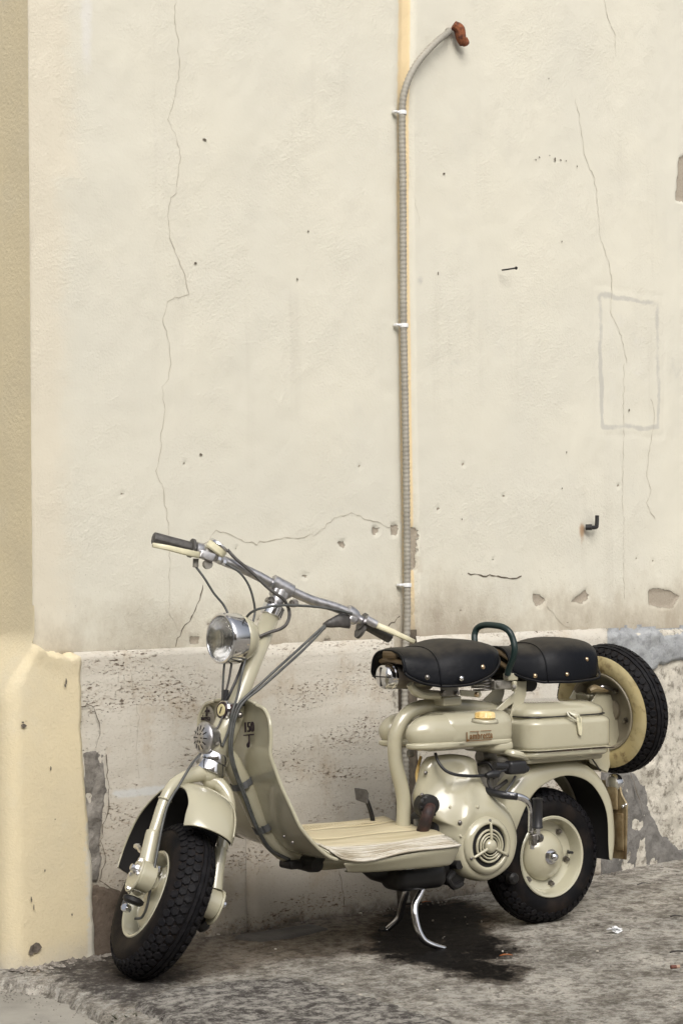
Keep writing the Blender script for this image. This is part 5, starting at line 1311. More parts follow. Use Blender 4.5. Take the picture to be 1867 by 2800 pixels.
def seam(u, ss, parent, r=.0022):
    us = [s_[0] for s_ in ss][::-1]
    g = lambda k: np.interp(u, us, [s_[k] for s_ in ss][::-1])
    V, F = saddle([(u, g(1), g(2), g(3), g(4))] * 2, ''); ring = V[:len(V) // 2]
    ring = [Vector(p) + (Vector((0, p[1], p[2] - g(3) - .01)).normalized() * .003) for p in ring]
    return part(MB().add(tube(ring, r, 6, 2)), 'seam', M_VINYL, parent, True)
seam(.444, FSS, FS)
def hem(ss, parent):
    for sd in (-1, 1):
        P = [(u, sd * (hw * (1 + .06 * k)), zh) for (u, zt, hw, zh, k) in ss]
        part(MB().add(tube(P, .0036, 8, 4)), 'hem', M_VINYL, parent, True)
hem(FSS, FS)
V, F = saddle(FSS[:2], ''); part(MB().add(tube(V[:len(V) // 2], .0036, 8, 2)), 'hem', M_VINYL, FS, True)
for p, m_ in (((0.4933,0.122,0.6969), M_STEEL), ((0.3977,0.142,0.6911), M_CHROME), ((0.3208,0.134,0.7177), M_RIVET)):
    part(MB().add(bolt(Vector(p) + Vector((0, -.004, 0)), (0, 1, .1), .0070, .006, False)), 'rivet', m_, FS)
# pillion saddle: tops read along the spine
PT = [(0.1763,-0,0.7634), (0.1636,-0,0.764), (0.1343,0,0.7632), (0.092,-0,0.7619), (0.0763,0,0.7695), (0.0528,0,0.7799), (0.011,0,0.7848), (-0.0284,0,0.7848), (-0.0986,0,0.7777), (-0.1196,0.03,0.7685), (-0.1253,0.045,0.7615), (-0.1342,0.05,0.7522)]
PW = [.062, .068, .076, .088, .095, .105, .115, .118, .110, .084, .066, .045]
PZ = [.700, .690, .678, .668, .667, .667, .666, .667, .673, .694, .712, .738]
PSS = [(p[0] , p[2], w, z, 1 if i < 7 else 0) for i, (p, w, z) in enumerate(zip(PT, PW, PZ))]
PS = part(saddle(PSS, 'saddle'), 'pillion_saddle', M_VINYL, smooth=True, mods=(solidify(.005, 0), subsurf(1)))
seam(PSS[4][0], PSS, PS); hem(PSS, PS)
V, F = saddle(PSS[:2], ''); part(MB().add(tube(V[:len(V) // 2], .0036, 8, 2)), 'hem', M_VINYL, PS, True)
for p in ((0.1306,0.118,0.687), (0.0224,0.122,0.687), (-0.0574,0.112,0.7249)):
    part(MB().add(bolt(Vector(p) + Vector((0, -.004, 0)), (0, 1, .1), .0062, .006, False)), 'rivet', M_RIVET, PS)
# frames under the saddles
sf = MB()
for sd in (-1, 1):
    sf.add(tube([(.52, sd * .05, .735), (.40, sd * .07, .735), (.28, sd * .09, .725), (.24, sd * .09, .71)], .006, 8, 4))
sf.add(tube([(.52, -.05, .735), (.53, 0, .740), (.52, .05, .735)], .007, 8, 4)).add(tube([(0.5479,0,0.7543), (0.5257,0.03,0.7525)], .010, 8, 2))
part(sf, 'saddle_frame', simple('ochre_spring_steel', (.15, .105, .055), .5, .3), FS)
pf = MB()
for z in (.722, .750): pf.add(tube([(PSS[0][0] - .01, -.055, z - .02), (PSS[0][0] + .002, -.02, z), (PSS[0][0] + .002, .02, z), (PSS[0][0] - .01, .055, z - .02)], .007, 8, 4))
part(pf, 'saddle_frame', bpy.data.materials['ochre_spring_steel'], PS)
# tool canister under the front saddle
ca = Vector((0.5441,0,0.6966)); cb = ca + Vector((-.14, 0, -.010))
CN = part(MB().add(cyl(ca + Vector((-.012, 0, 0)), cb, .0315, 32)), 'tool_canister', simple('dull_taupe_metal', (.20, .175, .15), .4, .5))
part(MB().add(lathe([(.0335, -.022), (.0350, -.020), (.0350, -.014), (.0330, -.012), (.0335, .0), (.0300, .008), (.020, .013), (0, .015)], ca, U, 36)), 'canister_cap', M_CHROME, CN)
part(MB().add(rbox(ca + Vector((.010, 0, 0)), (.012, .074, .003), .001, 1)).add(rbox(ca + Vector((.012, 0, .0)), (.006, .004, .05), .001, 1)), 'cap_slot', M_DARK, CN)
# front saddle bracket group
br = MB().add(tube([(0.4999,0.05,0.6775), (0.4848,0.05,0.6596), (0.4588,0.05,0.649), (0.4048,0.05,0.6447)], [.010, .013, .013, .012], 10, 5)).add(rbox((0.401,-0,0.6737), (.17, .055, .012), .004, 2))
BR = part(br, 'saddle_bracket', M_PAINT)
part(MB().add(rbox((0.3798,0.062,0.6538), (.058, .006, .026), .002, 2)), 'bracket_plate', M_GREYMET, BR)
for x in ((0.4034,0.066,0.6521), (0.3598,0.066,0.6483)): part(MB().add(bolt(x, Vv, .0068, .008)), 'bracket_bolt', M_STEEL, BR)
part(MB().add(rbox((0.3672,0.035,0.627), (.062, .05, .026), .006, 2)), 'tube_clamp', M_PAINT, BR)
part(MB().add(plate([(0.3442,0.06,0.6562), (0.2754,0.06,0.6494), (0.2707,0.06,0.6395), (0.2782,0.06,0.632), (0.342,0.06,0.6405)], Vv, .005)), 'hinge_arm', M_PAINT, BR, mods=(bevel(.0015),))
part(MB().add(bolt((0.2903,0.063,0.6414), Vv, .0072, .008, False)), 'hinge_bolt', M_RIVET, BR)
sp = []
for k in range(0, 60):
    a = k / 60 * 2 * math.pi * 4.2; c_ = Vector((0.2366,0.02,0.664)) + Vector((-.0, 0, -.014 + .034 * k / 60)); rr = .030 - .006 * k / 60
    sp.append(c_ + Vector((rr * math.cos(a), rr * math.sin(a), 0)))
part(MB().add(tube(sp, .0030, 8, 2)), 'saddle_spring', M_STEEL, BR, True)
# pillion support: Y-shaped arm, block, link
def yarm(v):
    return plate([(0.2148,0.045,0.5961), (0.1638,0.045,0.6294), (0.1484,0.045,0.6406), (0.1427,0.045,0.6711), (0.1045,0.045,0.6696), (0.1065,0.045,0.6319), (0.1224,0.045,0.5978), (0.1397,0.045,0.5589), (0.1701,0.045,0.5604), (0.1515,0.045,0.612), (0.1923,0.045,0.5911), (0.1801,0.045,0.5678), (0.2153,0.045,0.5695)], Vv, .004)
ya = MB().add(yarm(0)).add(yarm(0), Matrix.Translation((.0, -.095, 0))).add(cyl(Vector((0.124,0.045,0.6525)) - Vector((0, .095, 0)), (0.124,0.045,0.6525), .008, 12))
PA = part(ya, 'pillion_support', M_PAINT, mods=(bevel(.0012),))
part(MB().add(rbox((0.1726,0.062,0.6847), (.034, .022, .020), .002, 2)), 'handle_block', M_PAINT, PA)
part(MB().add(bolt((0.196,0.074,0.6889), Vv, .0075, .003, False)), 'block_screw', M_STEEL, PA)
part(MB().add(rbox((0.1949,0.05,0.6634), (.066, .024, .024), .003, 2)).add(rbox((0.2435,-0,0.6675), (.09, .05, .012), .003, 2)), 'pivot_block', M_GREYMET, PA)
part(MB().add(rbox((0.1653,0.068,0.659), (.014, .012, .028), .004, 2)), 'pivot_link', M_PAINT, PA)
for x in ((0.2173,0.064,0.6639), (0.173,0.076,0.6576)): part(MB().add(bolt(x, Vv, .0068, .006, False)), 'pivot_bolt', M_GREYMET, PA)
part(MB().add(lathe([(.022, -.03), (.024, 0), (.022, .03)], (0.0758,0,0.6609), Vv, 20)), 'rubber_bush', M_BLACK, PA)
# grab handle loop
GH = [(0.235,-0.0094,0.7342), (0.235,-0.0133,0.7768), (0.23,-0.0193,0.7984), (0.225,-0.0123,0.8163), (0.22,0.0137,0.8245), (0.215,0.0505,0.8238), (0.21,0.0804,0.8192), (0.205,0.1006,0.8067), (0.2,0.1094,0.7852), (0.2,0.1151,0.7608), (0.2,0.1083,0.7362), (0.2,0.0921,0.7113), (0.2,0.0822,0.6913)]
V, F = tube(GH, .0088, 14, 8); part((V, F), 'grab_handle', M_GREEN, smooth=True)

# ---------------------------------------------------------------- rear fender
fin = [(0.1937,0.078,0.235), (0.182,0.078,0.2586), (0.165,0.078,0.2896), (0.1376,0.078,0.3367), (0.1077,0.078,0.3692), (0.0714,0.078,0.3905), (0.0298,0.078,0.4037), (-0.0106,0.078,0.4071), (-0.0563,0.078,0.3971), (-0.0942,0.078,0.3765), (-0.1241,0.078,0.3422), (-0.1421,0.078,0.3066), (-0.1493,0.078,0.2656), (-0.1496,0.078,0.213), (-0.1526,0.078,0.1642)]
fout = [(0.2176,0.066,0.2554), (0.2119,0.066,0.294), (0.2011,0.066,0.3373), (0.184,0.066,0.3783), (0.1493,0.066,0.4124), (0.1082,0.066,0.4306), (0.0463,0.066,0.4387), (-0.0187,0.066,0.4388), (-0.0738,0.066,0.4294), (-0.1133,0.066,0.4088), (-0.146,0.066,0.3732), (-0.1705,0.066,0.3259), (-0.1789,0.066,0.2745), (-0.1803,0.066,0.2134), (-0.1698,0.066,0.1615)]
fi = catmull(fin, 3); fo = catmull(fout, 3); rings = []
for a, b in zip(fi, fo):
    n_ = (b - a); n_[1] = 0; n_ = n_ / (np.linalg.norm(n_) + 1e-9)
    r_ = []
    for f, y in ((0, .080), (.35, .0805), (.7, .079), (1, .072)): q = a + (b - a) * f; r_.append((q[0], y, q[2]))
    for d, y in ((.007, .058), (.012, .038), (.014, .0)): q = b + n_ * d; r_.append((q[0], y, q[2]))
    r_ += [(p[0], -p[1], p[2]) for p in r_[:-1][::-1]]
    rings.append(r_)
RF = part(loft(rings, closed=False, caps=False), 'rear_fender', M_PAINT, smooth=True, mods=(solidify(.0025, 0), subsurf(1)))
# dark inner liner of the arch (underseal)
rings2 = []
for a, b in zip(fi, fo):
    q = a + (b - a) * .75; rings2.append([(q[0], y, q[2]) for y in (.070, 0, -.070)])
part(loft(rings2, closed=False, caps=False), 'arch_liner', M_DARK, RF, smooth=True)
for x in ((-0.0691,0.1,0.4661), ): part(MB().add(tube([(-0.0361,0.1,0.46), (-0.0625,0.1,0.4645), (-0.1057,0.08,0.4375), (-0.1339,0.07,0.4118)], .0022, 6)), 'fender_wire', M_CABLEB, RF)
# tray the toolbox sits on
part(MB().add(rbox((.015, 0, .458), (.27, .20, .018), .008, 3)).add(tube([(0.2254,0.1,0.4861), (0.2166,0.12,0.4839), (0.1854,0.12,0.4762), (0.1505,0.1,0.4641)], [.006, .011, .010, .005], 10, 5)), 'toolbox_tray', M_PAINT)

# tail lamp and number plate holder
NP = [(-0.205,0.0311,0.3769), (-0.205,0.0527,0.3785), (-0.205,0.0692,0.3645), (-0.205,0.0763,0.3426), (-0.205,0.0881,0.3273), (-0.205,0.0955,0.3177), (-0.205,0.0966,0.3006), (-0.205,0.0888,0.1628), (-0.205,0.0229,0.1611)]
y_l = -.085; z_a = NP[-1][2]
ol = list(NP) + [(-.205, -.095, NP[-2][2] - .01), (-.205, -.100, NP[6][2] - .01), (-.205, -.09, NP[4][2]), (-.205, -.03, NP[0][2])]
PH = part(MB().add(plate(ol, U, .003)), 'plate_holder', M_PLATE)
part(MB().add(tube([Vector(p) for p in NP[1:8]], .0035, 8, 3)), 'plate_edge', M_PLATE, PH, True)
part(MB().add(rbox(Vector((-0.203,0.07,0.2374)), (.006, .030, .105), .003, 2)), 'plate_bead', M_PLATE, PH)
part(MB().add(bolt((-0.203,0.0854,0.3099), U, .006, .006, False)).add(bolt((-0.205,0.0939,0.3146), Vv, .006, .006, False)), 'plate_screw', M_CHROME, PH)
tl = Vector((-0.215,0.0503,0.3644))
part(MB().add(lathe([(.020, 0), (.027, .004), (.028, .016), (.025, .026), (.017, .034), (.008, .038), (0, .0385)], tl + Vector((.022, -.004, .004)), (-1, 0, .15), 28)), 'tail_lamp', M_CHROME, PH)
part(MB().add(rbox(Vector((-0.198,0.0475,0.3429)), (.008, .04, .09), .004, 2)), 'lamp_bracket', M_PLATE, PH)

# ---------------------------------------------------------------- engine cowl with fan
CW = [((0.4411,0.05,0.4895)), ((0.4544,0.05,0.4759)), ((0.463,0.05,0.4611)), ((0.4704,0.048,0.4289)), ((0.4806,0.045,0.3987)), ((0.481,0.045,0.3777)), ((0.4742,0.045,0.3552)), ((0.459,0.048,0.3285)), ((0.4382,0.055,0.3103)), ((0.4329,0.062,0.2933)), ((0.4341,0.068,0.2729)), ((0.4241,0.075,0.2536)), ((0.4189,0.085,0.2255)), ((0.4101,0.095,0.1971)), ((0.3905,0.105,0.1726)), ((0.3551,0.112,0.1559)), ((0.3044,0.114,0.1486)), ((0.2512,0.114,0.1649)), ((0.2146,0.114,0.1927)), ((0.1963,0.114,0.2369)), ((0.1939,0.112,0.2793)), ((0.2059,0.106,0.3186)), ((0.2223,0.096,0.3472)), ((0.2529,0.085,0.3718)), ((0.2757,0.075,0.3901)), ((0.2855,0.066,0.4163)), ((0.2888,0.06,0.4531)), ((0.2952,0.056,0.4766)), ((0.3619,0.054,0.492))]
cwo = catmull(CW + [CW[0]], 3)[:-1]
fcn = Vector((0.3207,0.148,0.2495))           # fan centre
ctr = Vector((0.3634,0.1,0.3278))
def depth(u, z):
    d = math.hypot(u - fcn.x, z - fcn.z)
    a = .136 - .070 * float(sstep(np.array(d), .085, .20))
    rdg = .014 * math.exp(-((u - .39 + (z - .33) * .55) / .022) ** 2) * float(sstep(np.array(z), .26, .33)) * float(1 - sstep(np.array(z), .43, .47))
    dent = -.012 * math.exp(-(((u - .43) / .03) ** 2 + ((z - .31) / .045) ** 2))
    rdg2 = .012 * math.exp(-((u - .315 - (z - .42) * .5) / .02) ** 2) * float(sstep(np.array(z), .34, .40))
    return a + rdg + dent + rdg2
N = len(cwo); V = []; F = []; K = 16
c2 = np.array([fcn.x * .55 + ctr.x * .45, 0, fcn.z * .55 + ctr.z * .45])
for k in range(K + 2):
    for p in cwo:
        if k == 0: q = p + (c2 - p) * .16; V.append((q[0], p[1] - .050, q[2])); continue
        if k == 1: V.append((p[0], p[1] - .012, p[2])); continue
        f = ((k - 1) / K) ** 1.15
        q = p + (c2 - p) * f; q2 = (q[0], q[2])
        ed_ = np.linalg.norm((p - q)[[0, 2]]); rr = .028
        rnd = math.sqrt(max(0, 1 - (1 - min(ed_ / rr, 1)) ** 2))
        y0 = p[1] - .012; V.append((q2[0], y0 + (depth(*q2) - y0) * rnd, q2[1]))
for k in range(K + 1):
    for i in range(N):
        a = k * N + i; b = k * N + (i + 1) % N; F.append((a, b, b + N, a + N))
F.append(tuple((K + 1) * N + i for i in range(N)))
CWO = mesh_obj('engine_cowl', V, F, M_PAINT, SCO, True, mods=(subsurf(1),))
Vn = Vv
fz = fcn.copy(); fz.y = .134
DISH = part(MB().add(lathe([(.0760, 0), (.0755, .006), (.0735, .010), (.066, .0165), (.0600, .0185), (.0565, .0165), (.0560, .008)], fz, Vv, 56, cap=False)), 'fan_dish', M_PAINT, CWO, True)
part(MB().add(lathe([(.056, .0085), (.030, .004), (0, .003)], fz, Vv, 40)), 'fan_opening', M_DARK, DISH)
for r0, r1, h in ((.0445, .0390, .0175), (.0345, .0300, .020), (.0265, .0235, .021)):
    part(MB().add(lathe([(r0, h - .004), (r0, h), (r0 - .0012, h + .0012), (r1 + .0012, h + .0012), (r1, h), (r1, h - .004)], fz, Vv, 44, cap=False)), 'grille_ring', M_PAINT, DISH, True)
part(MB().add(lathe([(.0185, .014), (.0190, .021), (.016, .0265), (.009, .030), (0, .0312)], fz, Vv, 30)), 'grille_hub', M_PAINT, DISH, True)
for a in (88, 205, 333):
    a = R_(a); dd = Vector((-math.cos(a), 0, math.sin(a)))
    part(MB().add(tube([fz + dd * .012 + Vv * .0235, fz + dd * .045 + Vv * .021, fz + dd * .0615 + Vv * .0185], [.0042, .0040, .0036], 10, 4)), 'grille_spoke', M_PAINT, DISH, True)
    part(MB().add(bolt(fz + dd * .0665 + Vv * .0155, Vv + dd * .3, .0042, .003, False)), 'grille_screw', M_STEEL, DISH)
def cwy(x): return depth(x[0], x[2])
for p, m_, r_ in (((0.4643,0.09,0.4439), M_STEEL, .0058), ((0.4771,0.09,0.3867), M_STEEL, .0058), ((0.4052,0.115,0.3151), M_STEEL, .0065), ((0.4124,0.1,0.3534), M_PAINT, .0045), ((0.3454,0.14,0.352), M_PAINT, .0055), ((0.4036,0.12,0.2802), M_PAINT, .0045)):
    q = Vector(p); yy_ = depth(q.x, q.z); q.y = min(max(q.y, yy_ - .004), yy_) if True else q.y
    q = Vector((p[0], yy_ - .001, p[2])); part(MB().add(bolt(q, Vv, r_, .005, False)), 'cowl_screw', m_, CWO)
# exhaust stub through the cowl
eo = Vector((0.4628,0.078,0.3562))
EXm = MB().add(tube([(0.4473,0.062,0.3595), (0.4784,0.094,0.3435), (0.4859,0.084,0.3051), (0.4819,0.06,0.2664), (0.4645,0.04,0.2151)], [.0155, .016, .0165, .016, .015], 18, 5))
EX = part(EXm, 'exhaust_pipe', M_RUST, smooth=True)
part(MB().add(lathe([(.031, -.030), (.0315, .000), (.027, .005), (.018, .007)], eo, (.15, 1, -.1), 28)), 'exhaust_collar', M_BLACK, EX)
nb = MB()
for k in range(14):
    a = 2 * math.pi * k / 14; c_ = eo + Vector((math.cos(a) * .0275, .003, math.sin(a) * .0275)); nb.add(rbox(c_, (.007, .008, .007), .002, 2))
part(nb, 'collar_fins', M_BLACK, EX)
part(MB().add(rbox((0.4189,0.06,0.2498), (.05, .04, .05), .012, 3)).add(tube([(0.4422,0.06,0.2919), (0.4454,0.06,0.2443)], .010, 10, 2)), 'exhaust_bracket', M_BLACK, EX)
# silencer and engine block under the floor
part(MB().add(lathe([(.010, 0), (.030, .03), (.046, .09), (.050, .16), (.047, .235), (.036, .262), (.010, .270)], Vector((0.6586,0.05,0.2094)), Vector((-1, .02, -.06)), 24)).add(rbox((0.5253,0.09,0.1831), (.16, .10, .065), .026, 4)), 'silencer', M_BLACK, smooth=True)
ENG = part(MB().add(rbox((.36, .01, .26), (.17, .14, .15), .03, 3)).add(rbox((.36, .0, .37), (.11, .11, .14), .02, 3)).add(lathe([(.026, -.04), (.028, .02)], (0.3932,0.08,0.1701), Vv, 18)), 'engine_block', M_BLACK)
part(MB().add(tube([(0.4097,0.11,0.1844), (0.4355,0.12,0.1689), (0.4103,0.11,0.1464), (0.3762,0.1,0.1517)], .008, 8)), 'drain_pipe', M_BLACK, ENG)
part(MB().add(lathe([(.012, 0), (.016, .004), (.016, .02), (.010, .026)], (0.1768,0.05,0.1424), Vector((0, 1, 0)), 16)), 'pivot_cap', M_BLACK, ENG)
part(MB().add(cyl((0.2315,0.02,0.4587), (0.2329,0.02,0.38), .022, 20)).add(cyl((0.2345,0,0.4674), (0.1905,0,0.4668), .02, 16)), 'carburettor', M_GREYMET, ENG)
part(MB().add(cyl((0.2079,0.03,0.4629), (0.2158,0.03,0.3747), .012, 14)).add(rbox((0.1661,0,0.4137), (.05, .04, .10), .01, 2)), 'intake_stub', M_GREYMET, ENG)
part(MB().add(rbox((0.4603,0.02,0.304), (.02, .01, .03), .002, 1)).add(rbox((0.4425,-0.03,0.4874), (.02, .012, .02), .004, 2)), 'engine_bracket', M_GREYMET, ENG)
# black leads and coil boot
cable([(0.4343,0.07,0.4933), (0.4386,0.085,0.4754), (0.4275,0.1,0.4519), (0.4008,0.112,0.4386), (0.3466,0.112,0.4313), (0.2938,0.11,0.4297)], .0042, M_CABLEB)
part(MB().add(tube([(0.3065,0.12,0.4303), (0.2917,0.12,0.4323), (0.2696,0.12,0.4328), (0.2671,0.12,0.4326)], [.0065, .010, .0115, .009], 12, 4)), 'rubber_boot', M_CABLEB)
cable([(0.2695,0.12,0.4357), (0.2372,0.12,0.4414)], .0028, M_CABLEB)
part(MB().add(rbox((0.1992,0.11,0.4452), (.060, .035, .036), .009, 3)).add(tube([(0.2687,0.11,0.4533), (0.2217,0.11,0.4485)], .0105, 10, 2)).add(tube([(0.1779,0.11,0.4458), (0.1592,0.11,0.4368)], .010, 10, 2)), 'ignition_coil', M_CABLEB)
cable([(0.2902,0.11,0.4247), (0.2916,0.11,0.4103), (0.2821,0.11,0.3952), (0.265,0.11,0.3834), (0.2454,0.11,0.3762)], .0042, M_GRIP)
cable([(0.1967,0.07,0.406), (0.222,0.07,0.3929), (0.2409,0.07,0.3844)], .006, M_GRIP)
cable([(0.1917,0.1,0.4206), (0.1965,0.09,0.4006), (0.2141,0.08,0.3736)], .0035, M_STRAP)
cable([(0.2643,0.03,0.4515), (0.2487,0.05,0.4568), (0.2382,0.06,0.4422), (0.2325,0.06,0.4125)], .0045, M_CABLEB)

cable([(0.4308,-0,0.479), (0.453,0.02,0.4604), (0.4593,0.02,0.4386), (0.4573,0.02,0.4144), (0.4321,0,0.4016)], .0042, M_AMBER, 'fuel_hose')
# kick-start lever with folding pedal
ks = MB().add(tube([(0.287,0.05,0.3957), (0.2891,0.1,0.3871), (0.2771,0.15,0.3816), (0.2447,0.168,0.376), (0.2209,0.172,0.3679), (0.2066,0.174,0.3545), (0.2003,0.175,0.3377), (0.2016,0.176,0.3129), (0.2051,0.178,0.2767)], [.009, .009, .0095, .0095, .0095, .009, .0085, .008, .008], 14, 6))
KS = part(ks, 'kick_starter', M_CHROME, smooth=True)
part(MB().add(tube([(0.2916,0.04,0.3972), (0.293,0.105,0.3878), (0.2779,0.151,0.3807), (0.2431,0.169,0.375)], .0102, 12, 5)), 'lever_sleeve', M_CABLEB, KS, True)
part(MB().add(rbox((0.2013,0.182,0.2594), (.016, .022, .032), .006, 3)).add(lathe([(.012, -.010), (.012, .010)], (0.1871,0.186,0.2625), (1, .4, 0), 18)), 'pedal_joint', M_STEEL, KS)
part(MB().add(cyl((0.1904,0.19,0.2593), (0.1897,0.19,0.3614), .0065, 14)).add(cyl((0.2038,0.182,0.2558), (0.2042,0.182,0.2346), .006, 12)), 'pedal_pin', M_CHROME, KS)
a, b = Vector((0.1911,0.19,0.2892)), Vector((0.1896,0.19,0.3691)); L = (b - a).length
part(MB().add(lathe([(.012, 0), (.0142, .001), (.0142, .005), (.0128, .007), (.0128, L - .007), (.0142, L - .005), (.0142, L - .001), (.010, L)], a, b - a, 20)), 'pedal_rubber', M_CABLEB, KS)
# brake pedal on the far side of the floor
BP = part(MB().add(tube([(0.5037,-0.12,0.2994), (0.5093,-0.12,0.3243), (0.5208,-0.12,0.3544), (0.5289,-0.12,0.3677)], .0062, 10, 5)), 'brake_pedal', M_BLACK, smooth=True)
part(MB().add(plate([(0.5549,-0.13,0.3959), (0.5401,-0.1,0.3934), (0.5331,-0.1,0.3812), (0.5359,-0.1,0.3542), (0.5495,-0.13,0.3624)], (1, -.5, .3), .006)), 'pedal_pad', M_GRIP, BP, mods=(bevel(.002),))

# ---------------------------------------------------------------- centre stand
def leg(P, foot):
    mb = MB().add(tube(P, [.0085, .0090, .0095, .009, .008, .007], 10, 6)); return mb
CSt = part(MB().add(cyl((.405, -.13, .205), (.405, .13, .205), .012, 16)), 'centre_stand', M_BLACK)
part(leg([(0.4854,0.1,0.1901), (0.5208,0.115,0.1431), (0.5485,0.125,0.1095), (0.5521,0.14,0.0604), (0.5391,0.15,0.0277), (0.5153,0.16,0.0125), (0.4829,0.165,0.0012)], 1), 'stand_leg', M_CHROME, CSt, True)
part(leg([(0.3997,-0.1,0.136), (0.4077,-0.11,0.1011), (0.4096,-0.125,0.0651), (0.4127,-0.135,0.0346), (0.4328,-0.15,0.0101), (0.4537,-0.155,-0.0012)], 1), 'stand_leg', M_CHROME, CSt, True)
part(MB().add(tube([(0.4547,-0.155,0.0068), (0.438,-0.155,-0.0068), (0.4646,-0.155,-0.002)], .010, 10, 3)), 'stand_foot', M_BLACK, CSt)

# ================================================================== LITTER AND WEED
def leaf(name, p, sx_, sy_, rz, mat, label, cat):
    V = []; F = []
    n = 5
    for i in range(n + 1):
        f = i / n; w = math.sin(math.pi * (f * .9 + .06)) ; curl = .25 * sx_ * math.sin(math.pi * f)
        for s_ in (-1, 0, 1): V.append(((f - .5) * sx_, s_ * w * sy_ * .5, .004 + curl * .35 + abs(s_) * sy_ * .12 + .002))
    for i in range(n):
        for k in range(2): a = i * 3 + k; F.append((a, a + 1, a + 4, a + 3))
    o = mesh_obj(name, V, F, mat, None, True, mods=(solidify(.0008, 0),)); o.location = (p[0], p[1], 0.004); o.rotation_euler = (0, 0, rz)
    return tag(o, label, cat)
M_LEAF = simple('dry_orange_leaf', (.36, .12, .035), .6, var=.4, vs=60); M_LEAFD = simple('dark_rotten_leaf', (.035, .03, .028), .7)
leaf('dry_leaf', (0.3965,5.323), .034, .016, .2, M_LEAF, 'orange dry leaf lying beside the oil stain in front', 'leaf')
leaf('dry_leaf', (0.2321,6.1951), .030, .010, .5, M_LEAF, 'orange dry leaf behind the centre stand in the dark stain', 'leaf')
leaf('dark_leaf', (0.9064,6.4899), .05, .012, .4, M_LEAFD, 'dark leaf on pavement near wall foot, upper of the right three', 'leaf')
leaf('dark_leaf', (0.9094,5.8855), .035, .014, .1, M_LEAFD, 'dark leaf at right edge of pavement, middle of the right three', 'leaf')
leaf('dark_leaf', (0.8291,5.3341), .045, .016, -.2, M_LEAFD, 'dark leaf at right edge of pavement just above the cigarette butt', 'leaf')
p = (0.7101,5.6921)
V = []; F = []
pc = MB()
for k in range(7):
    a = random.uniform(0, 6.28); q = Vector((p[0] + random.uniform(-.012, .012), p[1] + random.uniform(-.015, .015), .008 + random.uniform(0, .006)))
    d1 = Vector((math.cos(a), math.sin(a), random.uniform(-.3, .5))) * .012; d2 = Vector((-math.sin(a), math.cos(a), random.uniform(-.2, .7))) * .010
    pc.add(([q - d1 - d2, q + d1 - d2, q + d1 * .8 + d2, q - d1 * .6 + d2 * 1.1], [(0, 1, 2, 3)]))
tag(mesh_obj('paper_scrap', pc.V, pc.F, M_WHITE, None, False, mods=(solidify(.0008, 0),)), 'crumpled white paper scrap on pavement right of the rear wheel', 'paper')
p = (0.7896,5.1517)
cb_ = empty('cigarette_butt', (p[0], p[1], .006), .3, 'brown cigarette butt on pavement at the right edge', 'cigarette butt')
part(MB().add(cyl((-.010, 0, .004), (.004, 0, .004), .0048, 12)), 'filter', simple('brown_filter', (.13, .045, .03), .7), cb_)
part(MB().add(cyl((.004, 0, .004), (.013, 0, .004), .0046, 12)), 'paper', simple('butt_paper', (.42, .30, .22), .8), cb_)
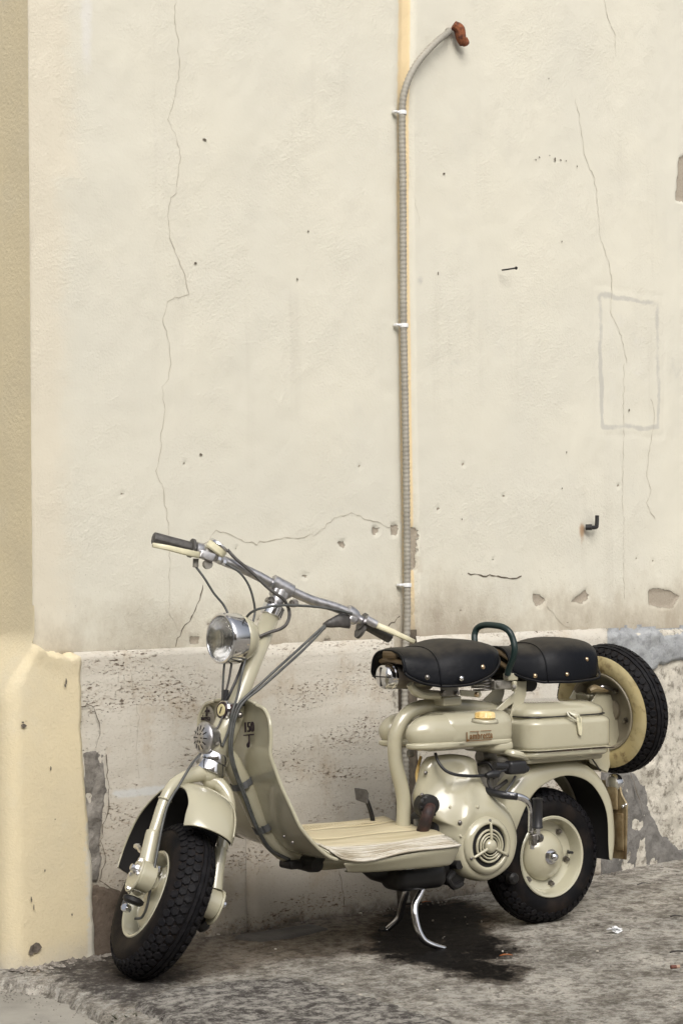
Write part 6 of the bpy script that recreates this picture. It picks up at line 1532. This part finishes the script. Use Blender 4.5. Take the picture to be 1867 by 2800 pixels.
# loose grit along the wall foot and the kerb
gr_ = MB()
WAV = Vector((math.cos(0.752162), math.sin(0.752162), 0)); WO = Vector([-0.626592, 5.468418, 0.0])
def stone(p, r):
    V = [Vector((random.uniform(.6, 1.2) * r * a, random.uniform(.6, 1.2) * r * b, random.uniform(.5, .9) * r * c_)) + p for a, b, c_ in ((1, 0, 0), (-1, 0, 0), (0, 1, 0), (0, -1, 0), (0, 0, 1), (0, 0, -1))]
    gr_.add((V, [(0, 2, 4), (2, 1, 4), (1, 3, 4), (3, 0, 4), (2, 0, 5), (1, 2, 5), (3, 1, 5), (0, 3, 5)]))
for k in range(420):
    q = WO + WAV * random.uniform(-.1, 2.5) + Vector((WAV.y, -WAV.x, 0)) * (abs(random.gauss(0, .035)) + .004); stone(Vector((q.x, q.y, .001)), random.uniform(.0012, .0048))
for k in range(90):
    q = WO + WAV * random.uniform(-.30, .02) + Vector((WAV.y, -WAV.x, 0)) * (abs(random.gauss(0, .03)) + .016); stone(Vector((q.x, q.y, .002)), random.uniform(.003, .011))
for k in range(260):
    i = random.randrange(1, 7); a = Vector((*KERB[i], 0)); b_ = Vector((*KERB[i + 1], 0)); q = a.lerp(b_, random.random()) + Vector((random.gauss(-.02, .04), random.gauss(-.03, .04), 0))
    stone(Vector((q.x, q.y, -.033)), random.uniform(.001, .0032))
for k in range(380):
    stone(Vector((random.uniform(-.7, 1.9), random.uniform(4.55, 7.4), .002)), random.uniform(.001, .0035))
tag(mesh_obj('loose_grit', gr_.V, gr_.F, simple('grit_stone', (.30, .275, .24), .95, c2=(.12, .105, .09), vs=9), None, False), kind='stuff')
# pale flecks of dried paint on the pavement
fl = MB()
for k in range(46):
    x = random.uniform(-.6, 1.6); y = random.uniform(4.7, 7.2)
    fl.add(rbox((x, y, .004), (random.uniform(.003, .010), random.uniform(.003, .009), .004), .0012, 1))
tag(mesh_obj('stone_chips', fl.V, fl.F, simple('pale_chip', (.45, .41, .35), .9), None, False), kind='stuff')
wd = empty('weed', ((-0.4876,4.7574)[0], (-0.4876,4.7574)[1], -.034), 0, 'small green weed growing at the kerb corner in front', 'plant')
M_WEED = simple('weed_green', (.075, .085, .032), .7, var=.4, vs=50)
for k in range(40):
    a = random.uniform(0, 6.28); l_ = random.uniform(.018, .048); b_ = Vector((random.uniform(-.03, .03), random.uniform(-.02, .02), 0)); d_ = Vector((math.cos(a) * .55, math.sin(a) * .55, 1)).normalized()
    s_ = d_.cross(Zz).normalized() * random.uniform(.002, .0045)
    m_ = b_ + d_ * l_ * .6; t_ = b_ + d_ * l_ + Vector((math.cos(a), math.sin(a), -.4)) * .010
    mesh_obj('leaf', [b_ - s_ * .4, b_ + s_ * .4, m_ + s_, m_ - s_, t_], [(0, 1, 2, 3), (3, 2, 4)], M_WEED, wd, False)
